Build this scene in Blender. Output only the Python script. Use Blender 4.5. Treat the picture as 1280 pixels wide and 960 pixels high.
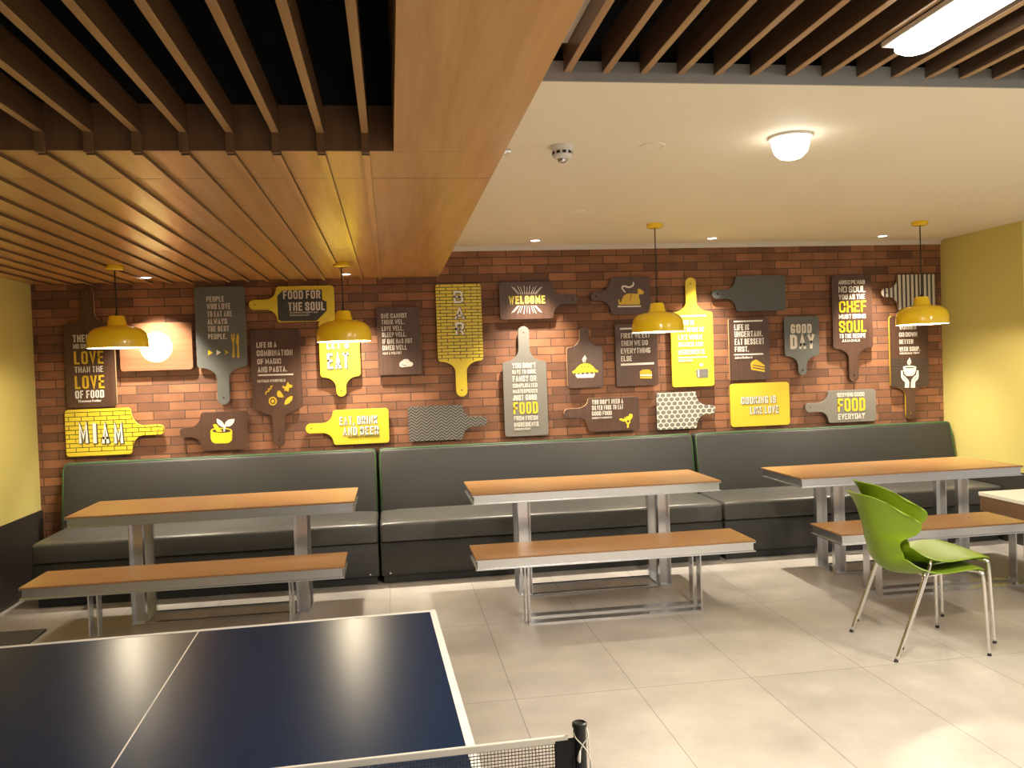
import bpy, bmesh, math, random
from mathutils import Vector, Matrix

for o in list(bpy.data.objects):
    bpy.data.objects.remove(o, do_unlink=True)
scene = bpy.context.scene
COL = scene.collection
random.seed(7)
R = math.radians

# ------------------------------------------------------------------ camera, world, exposure
def camera_matrix(yaw, pitch, roll, loc):
    cy, sy, cp, sp = math.cos(yaw), math.sin(yaw), math.cos(pitch), math.sin(pitch)
    f = Vector((sy*cp, cy*cp, sp)); r = Vector((cy, -sy, 0)); u = r.cross(f)
    c, s = math.cos(roll), math.sin(roll)
    r2 = c*r + s*u; u2 = -s*r + c*u
    m = Matrix((( r2.x, u2.x, -f.x, loc[0]), (r2.y, u2.y, -f.y, loc[1]), (r2.z, u2.z, -f.z, loc[2]), (0, 0, 0, 1)))
    return m
cam_data = bpy.data.cameras.new('camera')
cam = bpy.data.objects.new('camera', cam_data); COL.objects.link(cam)
cam_data.sensor_width = 36.0
cam_data.lens = 1044.53/1280*36
cam_data.clip_start = 0.05
cam.matrix_world = camera_matrix(R(8.2447), R(-1.3236), R(-1.9785), (0, 0, 1.6))
scene.camera = cam

world = bpy.data.worlds.new('world'); scene.world = world
world.use_nodes = True
# the open hall behind and to the right of the viewer: brightest towards +x / -y, dim elsewhere
wt = world.node_tree; bg = wt.nodes['Background']
wtc = wt.nodes.new('ShaderNodeTexCoord'); wdot = wt.nodes.new('ShaderNodeVectorMath'); wdot.operation = 'DOT_PRODUCT'
wdot.inputs[1].default_value = Vector((0.62, -0.78, 0.05)).normalized()
wt.links.new(wtc.outputs['Generated'], wdot.inputs[0])
wr = wt.nodes.new('ShaderNodeValToRGB')
wr.color_ramp.elements[0].position = 0.30; wr.color_ramp.elements[0].color = (0.16, 0.15, 0.14, 1)
wr.color_ramp.elements[1].position = 0.95; wr.color_ramp.elements[1].color = (1.0, 0.94, 0.86, 1)
wt.links.new(wdot.outputs['Value'], wr.inputs['Fac']); wt.links.new(wr.outputs['Color'], bg.inputs[0])
bg.inputs[1].default_value = 0.62

vs = scene.view_settings
vs.view_transform = 'Standard'; vs.look = 'None'; vs.gamma = 1.0; vs.use_curve_mapping = False
vs.exposure = 0.0
SPOT_POWER = 355.0
SPOT_COLOR = (1.0, 0.87, 0.70)
LINEAR_POWER = 132.0
PENDANT_POWER = 22.0
DOME_POWER = 12.0

# ------------------------------------------------------------------ node helpers / materials
def new_mat(name):
    m = bpy.data.materials.new(name); m.use_nodes = True
    nt = m.node_tree; b = nt.nodes['Principled BSDF']
    return m, nt, b
def setp(b, **k):
    for n, v in k.items():
        b.inputs[n.replace('_', ' ')].default_value = v
def flat(name, col, rough=0.5, metal=0.0, spec=0.5, coat=0.0, bump=0.0, bscale=200.0, var=0.0):
    m, nt, b = new_mat(name)
    setp(b, Base_Color=(*col, 1), Roughness=rough, Metallic=metal)
    b.inputs['Specular IOR Level'].default_value = spec
    b.inputs['Coat Weight'].default_value = coat
    if bump or var:
        tc = nt.nodes.new('ShaderNodeTexCoord')
        n = nt.nodes.new('ShaderNodeTexNoise'); n.inputs['Scale'].default_value = bscale; n.inputs['Detail'].default_value = 4
        nt.links.new(tc.outputs['Object'], n.inputs['Vector'])
        if bump:
            bp = nt.nodes.new('ShaderNodeBump'); bp.inputs['Strength'].default_value = bump; bp.inputs['Distance'].default_value = 0.002
            nt.links.new(n.outputs['Fac'], bp.inputs['Height']); nt.links.new(bp.outputs['Normal'], b.inputs['Normal'])
        if var:
            n2 = nt.nodes.new('ShaderNodeTexNoise'); n2.inputs['Scale'].default_value = 2.2; n2.inputs['Detail'].default_value = 5
            nt.links.new(tc.outputs['Object'], n2.inputs['Vector'])
            mx = nt.nodes.new('ShaderNodeMix'); mx.data_type = 'RGBA'
            mx.inputs['A'].default_value = (*[c*(1-var) for c in col], 1); mx.inputs['B'].default_value = (*[min(1, c*(1+var)) for c in col], 1)
            nt.links.new(n2.outputs['Fac'], mx.inputs['Factor']); nt.links.new(mx.outputs['Result'], b.inputs['Base Color'])
    return m
def emit(name, col, strength):
    m, nt, b = new_mat(name)
    setp(b, Base_Color=(*col, 1), Roughness=0.4)
    b.inputs['Emission Color'].default_value = (*col, 1); b.inputs['Emission Strength'].default_value = strength
    return m
def wood(name, dark, light, axis='x', scale=1.0, rough=0.35, spec=0.5, coat=0.0, seams=None):
    """streaky grain along one object axis"""
    m, nt, b = new_mat(name)
    tc = nt.nodes.new('ShaderNodeTexCoord')
    mp = nt.nodes.new('ShaderNodeMapping')
    s = {'x': (1.2, 22, 22), 'y': (22, 1.2, 22), 'z': (22, 22, 1.2)}[axis]
    mp.inputs['Scale'].default_value = [v*scale for v in s]
    nt.links.new(tc.outputs['Object'], mp.inputs['Vector'])
    n1 = nt.nodes.new('ShaderNodeTexNoise'); n1.inputs['Scale'].default_value = 1.0; n1.inputs['Detail'].default_value = 6; n1.inputs['Roughness'].default_value = 0.65
    nt.links.new(mp.outputs['Vector'], n1.inputs['Vector'])
    rp = nt.nodes.new('ShaderNodeValToRGB')
    rp.color_ramp.elements[0].position = 0.3; rp.color_ramp.elements[0].color = (*dark, 1)
    rp.color_ramp.elements[1].position = 0.7; rp.color_ramp.elements[1].color = (*light, 1)
    nt.links.new(n1.outputs['Fac'], rp.inputs['Fac'])
    nt.links.new(rp.outputs['Color'], b.inputs['Base Color'])
    setp(b, Roughness=rough); b.inputs['Specular IOR Level'].default_value = spec; b.inputs['Coat Weight'].default_value = coat
    return m
class NX:
    """tiny expression builder for Math nodes"""
    def __init__(s, nt): s.nt = nt
    def op(s, o, *a):
        n = s.nt.nodes.new('ShaderNodeMath'); n.operation = o
        for i, v in enumerate(a):
            if isinstance(v, (int, float)): n.inputs[i].default_value = v
            else: s.nt.links.new(v, n.inputs[i])
        return n.outputs[0]
def two_tone(name, c0, c1, build, rough=0.45):
    m, nt, b = new_mat(name)
    tc = nt.nodes.new('ShaderNodeTexCoord'); sp = nt.nodes.new('ShaderNodeSeparateXYZ')
    nt.links.new(tc.outputs['Object'], sp.inputs[0])
    x = NX(nt); f = build(x, sp.outputs['X'], sp.outputs['Z'])
    mx = nt.nodes.new('ShaderNodeMix'); mx.data_type = 'RGBA'
    mx.inputs['A'].default_value = (*c0, 1); mx.inputs['B'].default_value = (*c1, 1)
    nt.links.new(f, mx.inputs['Factor']); nt.links.new(mx.outputs['Result'], b.inputs['Base Color'])
    setp(b, Roughness=rough)
    return m
def brick_nodes(nt, ax, ay, w, h, mortar, off=(0, 0), smooth=0.1):
    tc = nt.nodes.new('ShaderNodeTexCoord'); sp = nt.nodes.new('ShaderNodeSeparateXYZ'); cb = nt.nodes.new('ShaderNodeCombineXYZ')
    nt.links.new(tc.outputs['Object'], sp.inputs[0])
    nt.links.new(sp.outputs[ax], cb.inputs[0]); nt.links.new(sp.outputs[ay], cb.inputs[1])
    mp = nt.nodes.new('ShaderNodeMapping'); mp.inputs['Location'].default_value = (off[0], off[1], 0)
    nt.links.new(cb.outputs[0], mp.inputs['Vector'])
    br = nt.nodes.new('ShaderNodeTexBrick')
    br.inputs['Scale'].default_value = 1.0; br.inputs['Mortar Size'].default_value = mortar; br.inputs['Mortar Smooth'].default_value = smooth
    br.inputs['Brick Width'].default_value = w; br.inputs['Row Height'].default_value = h; br.inputs['Bias'].default_value = 0.0
    nt.links.new(mp.outputs['Vector'], br.inputs['Vector'])
    return tc, mp, br
def mat_brick_wall():
    m, nt, b = new_mat('brick_wall')
    tc, mp, br = brick_nodes(nt, 'X', 'Z', 0.24, 0.0695, 0.0035, off=(-0.76, -2.439))
    br.inputs['Color1'].default_value = (0.31, 0.132, 0.060, 1); br.inputs['Color2'].default_value = (0.135, 0.058, 0.030, 1)
    br.inputs['Mortar'].default_value = (0.06, 0.035, 0.024, 1)
    n = nt.nodes.new('ShaderNodeTexNoise'); n.inputs['Scale'].default_value = 5.0; n.inputs['Detail'].default_value = 6
    nt.links.new(tc.outputs['Object'], n.inputs['Vector'])
    n3 = nt.nodes.new('ShaderNodeTexNoise'); n3.inputs['Scale'].default_value = 90.0; n3.inputs['Detail'].default_value = 3
    nt.links.new(tc.outputs['Object'], n3.inputs['Vector'])
    ov = nt.nodes.new('ShaderNodeMix'); ov.data_type = 'RGBA'; ov.blend_type = 'OVERLAY'; ov.inputs['Factor'].default_value = 0.55
    nt.links.new(br.outputs['Color'], ov.inputs['A']); nt.links.new(n.outputs['Fac'], ov.inputs['B'])
    nt.links.new(ov.outputs['Result'], b.inputs['Base Color'])
    x = NX(nt)
    h = x.op('ADD', x.op('MULTIPLY', x.op('SUBTRACT', 1.0, br.outputs['Fac']), 1.0), x.op('MULTIPLY', n3.outputs['Fac'], 0.25))
    bp = nt.nodes.new('ShaderNodeBump'); bp.inputs['Strength'].default_value = 0.6; bp.inputs['Distance'].default_value = 0.004
    nt.links.new(h, bp.inputs['Height']); nt.links.new(bp.outputs['Normal'], b.inputs['Normal'])
    setp(b, Roughness=0.75)
    return m
def mat_floor():
    m, nt, b = new_mat('floor_tile')
    tc, mp, br = brick_nodes(nt, 'X', 'Y', 0.594, 1.19, 0.0022, off=(-0.534, -3.925))
    br.offset = 0.0
    br.inputs['Color1'].default_value = (0.455, 0.425, 0.385, 1); br.inputs['Color2'].default_value = (0.415, 0.39, 0.355, 1)
    br.inputs['Mortar'].default_value = (0.21, 0.19, 0.165, 1)
    n = nt.nodes.new('ShaderNodeTexNoise'); n.inputs['Scale'].default_value = 2.6; n.inputs['Detail'].default_value = 9; n.inputs['Roughness'].default_value = 0.6
    nt.links.new(tc.outputs['Object'], n.inputs['Vector'])
    ov = nt.nodes.new('ShaderNodeMix'); ov.data_type = 'RGBA'; ov.blend_type = 'OVERLAY'; ov.inputs['Factor'].default_value = 0.45
    nt.links.new(br.outputs['Color'], ov.inputs['A']); nt.links.new(n.outputs['Fac'], ov.inputs['B'])
    nt.links.new(ov.outputs['Result'], b.inputs['Base Color'])
    x = NX(nt); nt.links.new(x.op('ADD', 0.22, x.op('MULTIPLY', n.outputs['Fac'], 0.22)), b.inputs['Roughness'])
    return m
def mat_brick_pattern(name, w, h, mortar, off, c, line, zlo, zhi):
    m, nt, b = new_mat(name)
    tc, mp, br = brick_nodes(nt, 'X', 'Z', w, h, mortar, off, smooth=0.0)
    br.inputs['Color1'].default_value = (*c, 1); br.inputs['Color2'].default_value = (*c, 1); br.inputs['Mortar'].default_value = (*line, 1)
    # lines only between zlo and zhi; the rest of the board is plain paint
    sp = nt.nodes.new('ShaderNodeSeparateXYZ'); nt.links.new(tc.outputs['Object'], sp.inputs[0]); x = NX(nt)
    inside = x.op('MULTIPLY', x.op('GREATER_THAN', sp.outputs['Z'], zlo), x.op('LESS_THAN', sp.outputs['Z'], zhi))
    mx = nt.nodes.new('ShaderNodeMix'); mx.data_type = 'RGBA'; mx.inputs['A'].default_value = (*c, 1)
    nt.links.new(inside, mx.inputs['Factor']); nt.links.new(br.outputs['Color'], mx.inputs['B'])
    nt.links.new(mx.outputs['Result'], b.inputs['Base Color']); setp(b, Roughness=0.45)
    return m

YEL = (0.72, 0.56, 0.035)
M = {
 'brick': mat_brick_wall(), 'floor': mat_floor(),
 'yellow_wall': flat('yellow_wall_paint', (0.68, 0.60, 0.195), 0.6, bump=0.15, bscale=120),
 'wainscot': flat('taupe_wall_tile', (0.035, 0.031, 0.027), 0.4, var=0.15),
 'cream': flat('cream_ceiling_paint', (0.88, 0.82, 0.67), 0.7),
 'white_paint': flat('white_paint', (0.74, 0.71, 0.66), 0.6),
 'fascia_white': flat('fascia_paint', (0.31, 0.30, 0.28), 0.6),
 'black_void': flat('black_void_paint', (0.012, 0.012, 0.013), 0.9),
 'dark_metal': flat('dark_conduit', (0.06, 0.06, 0.06), 0.5, 0.6),
 'soffit': wood('teak_soffit', (0.54, 0.285, 0.105), (0.67, 0.375, 0.15), 'y', 1.0, 0.26, 0.5),
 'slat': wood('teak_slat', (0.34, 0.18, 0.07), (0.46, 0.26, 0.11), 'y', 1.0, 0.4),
 'slat_dark_shaded': wood('brown_slat_shaded', (0.09, 0.052, 0.030), (0.14, 0.085, 0.052), 'y', 1.0, 0.4),  # right-hand slat sides, shade put into the colour
 'slat_shaded_side': wood('teak_shaded_side', (0.085, 0.042, 0.017), (0.13, 0.068, 0.028), 'y', 1.0, 0.45),  # teak slat and batten sides, darkened to stand in for shade
 'slat_lit_bottom': wood('brown_slat_lit', (0.30, 0.175, 0.085), (0.40, 0.245, 0.125), 'y', 1.0, 0.4),  # right-hand slat bottoms, same slats coloured lighter as if lit from below
 'fascia_wood': wood('teak_fascia', (0.16, 0.075, 0.03), (0.23, 0.115, 0.05), 'z', 1.0, 0.45),
 'table_wood': wood('oak_laminate', (0.325, 0.17, 0.062), (0.40, 0.22, 0.083), 'x', 1.0, 0.3, 0.5),
 'wood_edge': wood('oak_edge', (0.28, 0.13, 0.05), (0.36, 0.17, 0.065), 'x', 1.0, 0.5),
 'steel': flat('brushed_steel', (0.72, 0.73, 0.75), 0.27, 1.0, bump=0.05, bscale=400),
 'chrome': flat('chrome', (0.78, 0.76, 0.73), 0.12, 1.0),
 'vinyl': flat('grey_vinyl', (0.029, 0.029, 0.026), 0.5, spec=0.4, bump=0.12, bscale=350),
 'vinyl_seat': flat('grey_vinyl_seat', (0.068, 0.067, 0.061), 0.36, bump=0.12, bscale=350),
 'piping': flat('green_piping', (0.05, 0.14, 0.035), 0.45),
 'plinth': flat('black_plinth', (0.02, 0.02, 0.02), 0.5),
 'stud': flat('steel_stud', (0.6, 0.6, 0.6), 0.25, 1.0),
 'pp_blue': flat('blue_table_surface', (0.004, 0.020, 0.056), 0.28, spec=0.11),
 'pp_white': flat('white_line_paint', (0.78, 0.77, 0.74), 0.45),
 'black_plastic': flat('black_plastic', (0.012, 0.012, 0.012), 0.4),
 'black_cloth': flat('black_cloth', (0.010, 0.010, 0.011), 0.85),
 'net': flat('dark_net_cord', (0.045, 0.04, 0.035), 0.8),
 'tape': flat('white_net_tape', (0.72, 0.68, 0.60), 0.75),
 'string': flat('white_string', (0.80, 0.77, 0.70), 0.7),
 'green': flat('green_chair_plastic', (0.175, 0.28, 0.011), 0.36, spec=0.5),
 'rubber': flat('dark_rubber', (0.02, 0.02, 0.02), 0.6),
 'shade': flat('yellow_enamel', (0.92, 0.64, 0.02), 0.2, coat=0.3),
 'shade_in': flat('white_enamel', (0.85, 0.83, 0.78), 0.4),
 'cord': flat('black_cord', (0.015, 0.012, 0.01), 0.6),
 'bulb': emit('warm_bulb', (1.0, 0.90, 0.76), 260.0),
 'lens': emit('downlight_lens', (1.0, 0.93, 0.82), 12.0),
 'dome': emit('glare_dome_diffuser', (1.0, 0.94, 0.84), 9.0),
 'tube': emit('linear_diffuser', (1.0, 0.97, 0.92), 14.0),
 'white_plastic': flat('white_plastic', (0.75, 0.73, 0.68), 0.4),
 'black_slot': flat('black_slot', (0.01, 0.01, 0.01), 0.5),
 'white_top': flat('white_laminate', (0.85, 0.83, 0.76), 0.3),
 'apron': wood('brown_apron', (0.12, 0.065, 0.035), (0.17, 0.095, 0.055), 'y', 1.0, 0.5),
 'mat': flat('dark_floor_mat', (0.06, 0.055, 0.05), 0.9, bump=0.4, bscale=500),
 # boards
 'brown': wood('dark_walnut_board', (0.060, 0.028, 0.017), (0.095, 0.046, 0.028), 'z', 1.4, 0.42),
 'walnut': wood('walnut_board', (0.20, 0.085, 0.04), (0.31, 0.145, 0.075), 'x', 1.2, 0.35),
 'ply': flat('pale_ply_edge', (0.55, 0.37, 0.17), 0.6),
 'yellow': flat('yellow_board_paint', YEL, 0.42),
 'ysoup': flat('mustard_board_edge', (0.60, 0.40, 0.03), 0.5),
 'slate': flat('slate_board_paint', (0.115, 0.12, 0.11), 0.42),
 'grey': flat('grey_board_paint', (0.20, 0.19, 0.165), 0.45),
 'charcoal': flat('charcoal_board_edge', (0.055, 0.055, 0.05), 0.5),
 'stripeedge': flat('ochre_board_edge', (0.30, 0.20, 0.08), 0.5),
 'w': flat('white_lettering', (0.84, 0.80, 0.72), 0.5), 'c': flat('cream_lettering', (0.72, 0.67, 0.58), 0.5),
 'y': flat('yellow_lettering', (0.80, 0.60, 0.02), 0.45), 'm': flat('mustard_lettering', (0.66, 0.44, 0.02), 0.45),
 'd': flat('charcoal_lettering', (0.045, 0.043, 0.04), 0.5), 'b': flat('brown_lettering', (0.055, 0.027, 0.017), 0.5),
 's': flat('grey_lettering', (0.17, 0.165, 0.16), 0.5), 'p': flat('pale_yellow_disc', (0.84, 0.77, 0.30), 0.5), 'g': flat('gold_lettering', (0.84, 0.66, 0.12), 0.45),
}
LINE = (0.03, 0.025, 0.01)
M['ybrick'] = mat_brick_pattern('yellow_brick_board', 0.094, 0.0345, 0.0028, (0.03, 0.012), YEL, LINE, -0.1525, 0.1645)
M['ybar'] = mat_brick_pattern('yellow_narrow_brick_board', 0.104, 0.0268, 0.0030, (0.052, 0.0), YEL, LINE, -0.318, 0.40)
def zig(px, amp, per, duty):
    def f(x, X, Z):
        t = x.op('FRACT', x.op('DIVIDE', x.op('ADD', X, 10.0), px))
        tri = x.op('ABSOLUTE', x.op('SUBTRACT', t, 0.5))
        v = x.op('FRACT', x.op('DIVIDE', x.op('ADD', x.op('ADD', Z, 10.0), x.op('MULTIPLY', tri, amp)), per))
        return x.op('LESS_THAN', v, duty)
    return f
M['herring'] = two_tone('herringbone_board', (0.185, 0.175, 0.15), (0.028, 0.027, 0.025), zig(0.082, 0.062, 0.0245, 0.45))
M['chevron'] = two_tone('chevron_board', (0.030, 0.033, 0.032), (0.17, 0.175, 0.16), zig(0.050, 0.036, 0.0150, 0.36))
def stripes(x, X, Z):
    t = x.op('FRACT', x.op('DIVIDE', x.op('ADD', X, 10.013), 0.0415))
    return x.op('LESS_THAN', t, 0.56)
M['stripe'] = two_tone('striped_board', (0.06, 0.052, 0.045), (0.62, 0.58, 0.50), stripes)
def honey(x, X, Z):
    px, pz = 0.0520, 0.0740
    def hexd(ox, oz):
        u = x.op('ABSOLUTE', x.op('SUBTRACT', x.op('FRACT', x.op('ADD', x.op('DIVIDE', x.op('ADD', X, 10.0), px), ox)), 0.5))
        v = x.op('ABSOLUTE', x.op('SUBTRACT', x.op('FRACT', x.op('ADD', x.op('DIVIDE', x.op('ADD', Z, 10.0), pz), oz)), 0.5))
        a = x.op('MULTIPLY', u, 2.0)
        b_ = x.op('ADD', u, x.op('MULTIPLY', v, 3.0))
        return x.op('MAXIMUM', a, b_)
    d = x.op('MINIMUM', hexd(0, 0), hexd(0.5, 0.5))
    return x.op('GREATER_THAN', d, 0.80)
M['honey'] = two_tone('honeycomb_board', (0.20, 0.19, 0.16), (0.78, 0.74, 0.64), honey)

# ------------------------------------------------------------------ mesh helpers
def link(name, me, mats, parent=None, loc=None):
    o = bpy.data.objects.new(name, me); COL.objects.link(o)
    for m in (mats if isinstance(mats, (list, tuple)) else [mats]): me.materials.append(M[m] if isinstance(m, str) else m)
    if parent: o.parent = parent
    if loc is not None: o.location = loc
    return o
def obj(name, bm, mats, parent=None, loc=None, smooth=False, angle=None):
    me = bpy.data.meshes.new(name); bm.normal_update(); bm.to_mesh(me); bm.free()
    if smooth:
        for p in me.polygons: p.use_smooth = True
        if angle is not None:
            me.set_sharp_from_angle(angle=R(angle))
    return link(name, me, mats, parent, loc)
def empty(name, loc, rz=0.0):
    o = bpy.data.objects.new(name, None); COL.objects.link(o)
    o.location = loc; o.rotation_euler = (0, 0, rz); o.empty_display_size = 0.1
    return o
def tag(o, label, cat, group=None, kind=None):
    o['label'] = label; o['category'] = cat
    if group: o['group'] = group
    if kind: o['kind'] = kind
    return o
def struct(o):
    o['kind'] = 'structure'; return o
def box(bm, x0, x1, y0, y1, z0, z1, mi=0):
    vs_ = [bm.verts.new(p) for p in ((x0,y0,z0),(x1,y0,z0),(x1,y1,z0),(x0,y1,z0),(x0,y0,z1),(x1,y0,z1),(x1,y1,z1),(x0,y1,z1))]
    fs = []
    for q in ((0,3,2,1),(4,5,6,7),(0,1,5,4),(1,2,6,5),(2,3,7,6),(3,0,4,7)):
        f = bm.faces.new([vs_[i] for i in q]); f.material_index = mi; fs.append(f)
    return vs_, fs
def boxes(*bs, bevel=0.0, seg=2):
    bm = bmesh.new()
    for b in bs: box(bm, *b)
    if bevel: bmesh.ops.bevel(bm, geom=bm.edges[:], offset=bevel, segments=seg, affect='EDGES', profile=0.5)
    return bm
def tube(bm, pts, r, n=10, closed=False, caps=True):
    pts = [Vector(p) for p in pts]; rings = []
    N = len(pts); up = None
    for i, p in enumerate(pts):
        a = pts[(i-1) % N] if (closed or i > 0) else p
        c = pts[(i+1) % N] if (closed or i < N-1) else p
        t = (c-a).normalized()
        if up is None:
            up = Vector((0,0,1)) if abs(t.z) < 0.9 else Vector((1,0,0))
        s = t.cross(up).normalized(); up = s.cross(t).normalized()
        rr = r[i] if isinstance(r, (list, tuple)) else r
        rings.append([bm.verts.new(p + (s*math.cos(2*math.pi*k/n) + up*math.sin(2*math.pi*k/n))*rr) for k in range(n)])
    for i in range(N if closed else N-1):
        A, B_ = rings[i], rings[(i+1) % N]
        for k in range(n):
            bm.faces.new((A[k], A[(k+1)%n], B_[(k+1)%n], B_[k]))
    if caps and not closed:
        bm.faces.new(rings[0][::-1]); bm.faces.new(rings[-1])
def lathe(bm, prof, n=32, cx=0, cy=0, cz=0, cap0=False, cap1=False, mi=0):
    rings = []
    for r, z in prof:
        rings.append([bm.verts.new((cx+r*math.cos(2*math.pi*k/n), cy+r*math.sin(2*math.pi*k/n), cz+z)) for k in range(n)])
    for A, B_ in zip(rings, rings[1:]):
        for k in range(n):
            f = bm.faces.new((A[k], A[(k+1)%n], B_[(k+1)%n], B_[k])); f.material_index = mi
    if cap0: bm.faces.new(rings[0][::-1]).material_index = mi
    if cap1: bm.faces.new(rings[-1]).material_index = mi
    return rings
def copy_tree(o, parent=None):
    c = o.copy(); COL.objects.link(c)
    if parent: c.parent = parent
    for ch in list(o.children): copy_tree(ch, c)
    return c
def smooth_path(pts, sub=6):
    """Catmull-Rom through the points"""
    P = [Vector(p) for p in pts]; out = []
    for i in range(len(P)-1):
        p0 = P[max(i-1,0)]; p1 = P[i]; p2 = P[i+1]; p3 = P[min(i+2, len(P)-1)]
        for k in range(sub):
            t = k/sub
            out.append(0.5*((2*p1)+(p2-p0)*t+(2*p0-5*p1+4*p2-p3)*t*t+(3*p1-p0-3*p2+p3)*t**3))
    out.append(P[-1]); return out

# ------------------------------------------------------------------ room shell
LX, RX, BY = -2.75, 5.0, 7.0          # left wall, right wall, brick wall
SOF, CEI = 2.355, 2.60                # wooden soffit, cream ceiling
EDGE = 2.95                           # where the closed ceilings end towards the open slats
struct(obj('floor', boxes((LX-0.2, 9.0, -4.0, BY+0.2, -0.15, 0)), 'floor'))
struct(obj('wall_back', boxes((LX-0.2, RX+0.2, BY, BY+0.2, 0, 3.2)), 'brick'))
struct(obj('wall_left', boxes((LX-0.2, LX, -4.0, BY, 0, 3.2)), 'yellow_wall'))
struct(obj('wall_right', boxes((RX, 9.0, 6.0, BY, 0, 3.2)), 'yellow_wall'))
struct(obj('trim_1', boxes((LX, LX+0.012, -4.0, BY, 0, 0.59)), 'wainscot'))
struct(obj('trim_2', boxes((RX-0.012, RX, 5.99, BY, 0, 0.59), (RX-0.012, 9.0, 5.988, 6.0, 0, 0.59)), 'wainscot'))
struct(obj('ceiling', boxes((0.43, 9.0, EDGE-0.02, BY, CEI, CEI+0.06)), 'cream'))
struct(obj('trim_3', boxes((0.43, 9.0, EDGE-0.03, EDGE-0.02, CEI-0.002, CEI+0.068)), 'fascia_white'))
# cornice between the cream ceiling and the brick: two slim steps
struct(obj('trim_4', boxes((0.43, RX, BY-0.012, BY, CEI-0.038, CEI-0.012), (0.43, RX, BY-0.03, BY, CEI-0.012, CEI)), 'white_paint'))
# teak soffit with shallow battens running towards the brick wall
bm = bmesh.new()
box(bm, LX, 0.43, EDGE, BY, SOF, SOF+0.15)
PITCH = 0.1493
for k in range(19):
    xb = -0.069 - k*PITCH
    if xb < LX+0.03: break
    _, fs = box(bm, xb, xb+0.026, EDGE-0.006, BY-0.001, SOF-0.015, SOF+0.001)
    for f in fs: f.material_index = 0 if f is fs[0] else 1  # batten sides get the painted-shade colour, bottoms the plain teak
struct(obj('ceiling_soffit', bm, ['soffit', 'slat_shaded_side']))
# seams across the soffit boards
struct(obj('trim_5', boxes((LX, 0.43, 3.36, 3.3635, SOF-0.0006, SOF+0.002), (LX, 0.43, 5.30, 5.3035, SOF-0.0006, SOF+0.002)), 'fascia_wood'))
struct(obj('trim_6', boxes((LX, 0.04, EDGE-0.008, EDGE, SOF, SOF+0.155)), 'fascia_wood'))
# bulkhead beam running towards the viewer, joined to the soffit with a hairline seam
struct(obj('ceiling_beam', boxes((0.04, 0.43, -1.5, EDGE-0.003, SOF, SOF+0.6)), 'soffit'))
# black void above the open slats
struct(obj('ceiling_void', boxes((LX, 9.0, -4.0, EDGE+0.3, 3.2, 3.25)), 'black_void'))
struct(obj('trim_7', boxes((LX, 0.04, EDGE-0.002, EDGE+0.02, SOF+0.155, 3.2), (0.43, 9.0, EDGE+0.002, EDGE+0.02, CEI+0.06, 3.2)), 'black_void'))
struct(obj('trim_8', boxes((0.43, 0.645, -1.5, 2.84, 2.70, 2.95)), 'white_paint'))

# open slats, left bay and right bay
def slat(name, x, w, z0, z1, y1, m):
    bm = boxes((-w/2, w/2, -1.5-y1, 0, 0, z1-z0), bevel=0.0015, seg=1)
    for f in bm.faces: f.material_index = 1 if abs(f.normal.x) > 0.9 else 0  # side faces take the colour with painted shade
    return obj(name, bm, m, loc=(x, y1, z0))
for k in range(18):
    xb = -0.069 - k*PITCH + 0.0125
    if xb < LX+0.04: break
    o = slat('wooden_slat', xb, 0.025, SOF+0.055, SOF+0.150, EDGE-0.009, ['slat', 'slat_shaded_side'])
    obj('end_block', boxes((-0.013, 0.013, -0.022, -0.0002, -0.066, -0.0005)), 'fascia_wood', o)
    tag(o, 'teak slat of the open ceiling over the table tennis table', 'ceiling slat', 'teak slats left of the beam')
for k in range(38):
    xb = 0.646 + k*0.1392 + 0.013
    o = slat('wooden_slat', xb, 0.026, CEI+0.026, CEI+0.135, EDGE-0.031, ['slat_lit_bottom', 'slat_dark_shaded'])
    tag(o, 'dark brown slat of the open ceiling right of the wooden beam', 'ceiling slat', 'dark slats right of the beam')
bm = bmesh.new(); tube(bm, [(LX+0.01, 3.0-0.1, 2.86), (0.03, 3.0-0.1, 2.86)], 0.012, 8)
tag(obj('conduit', bm, 'dark_metal', smooth=True), 'thin dark conduit crossing the black void above the teak slats', 'conduit')
# ------------------------------------------------------------------ ceiling lamps
def spot(name, parent, loc, power, size, blend, color, radius=0.03):
    l = bpy.data.lights.new(name, 'SPOT'); l.energy = power; l.spot_size = R(size); l.spot_blend = blend
    l.color = color; l.shadow_soft_size = radius
    o = bpy.data.objects.new(name, l); COL.objects.link(o); o.parent = parent; o.location = loc
    return o
def downlight(x, y, z, label, cone, tilt=0.0):
    root = empty('recessed_downlight', (x, y, z))
    tag(root, label, 'downlight', 'recessed downlights along the brick wall')
    bm = bmesh.new(); lathe(bm, [(0.036, 0.0), (0.036, -0.004), (0.046, -0.004), (0.049, 0.0)], 28)
    obj('trim_ring', bm, 'white_plastic', root, smooth=True, angle=40)
    bm = bmesh.new(); lathe(bm, [(0.036, -0.003), (0.02, -0.0035)], 28); bmesh.ops.contextual_create(bm, geom=[e for e in bm.edges if e.is_boundary and all((v.co.xy.length < 0.025) for v in e.verts)])
    obj('lens', bm, 'lens', root)
    spot('lamp_beam', root, (0, 0, -0.012), SPOT_POWER*(0.8 if z < 2.5 else 1.0), cone, 0.75, SPOT_COLOR).rotation_euler = (R(tilt), 0, 0)
    return root
downlight(-1.80, 6.66, SOF, 'small round downlight in the teak soffit above the walnut board with a pale disc', 76, 15)
downlight(-0.32, 6.68, SOF, 'small round downlight in the teak soffit above the LET\'S EAT board', 90)
downlight(1.20, 6.69, CEI, 'small round downlight in the cream ceiling nearest the teak soffit', 74)
downlight(2.70, 6.69, CEI, 'middle small downlight of three in the cream ceiling edge', 74)
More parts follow.
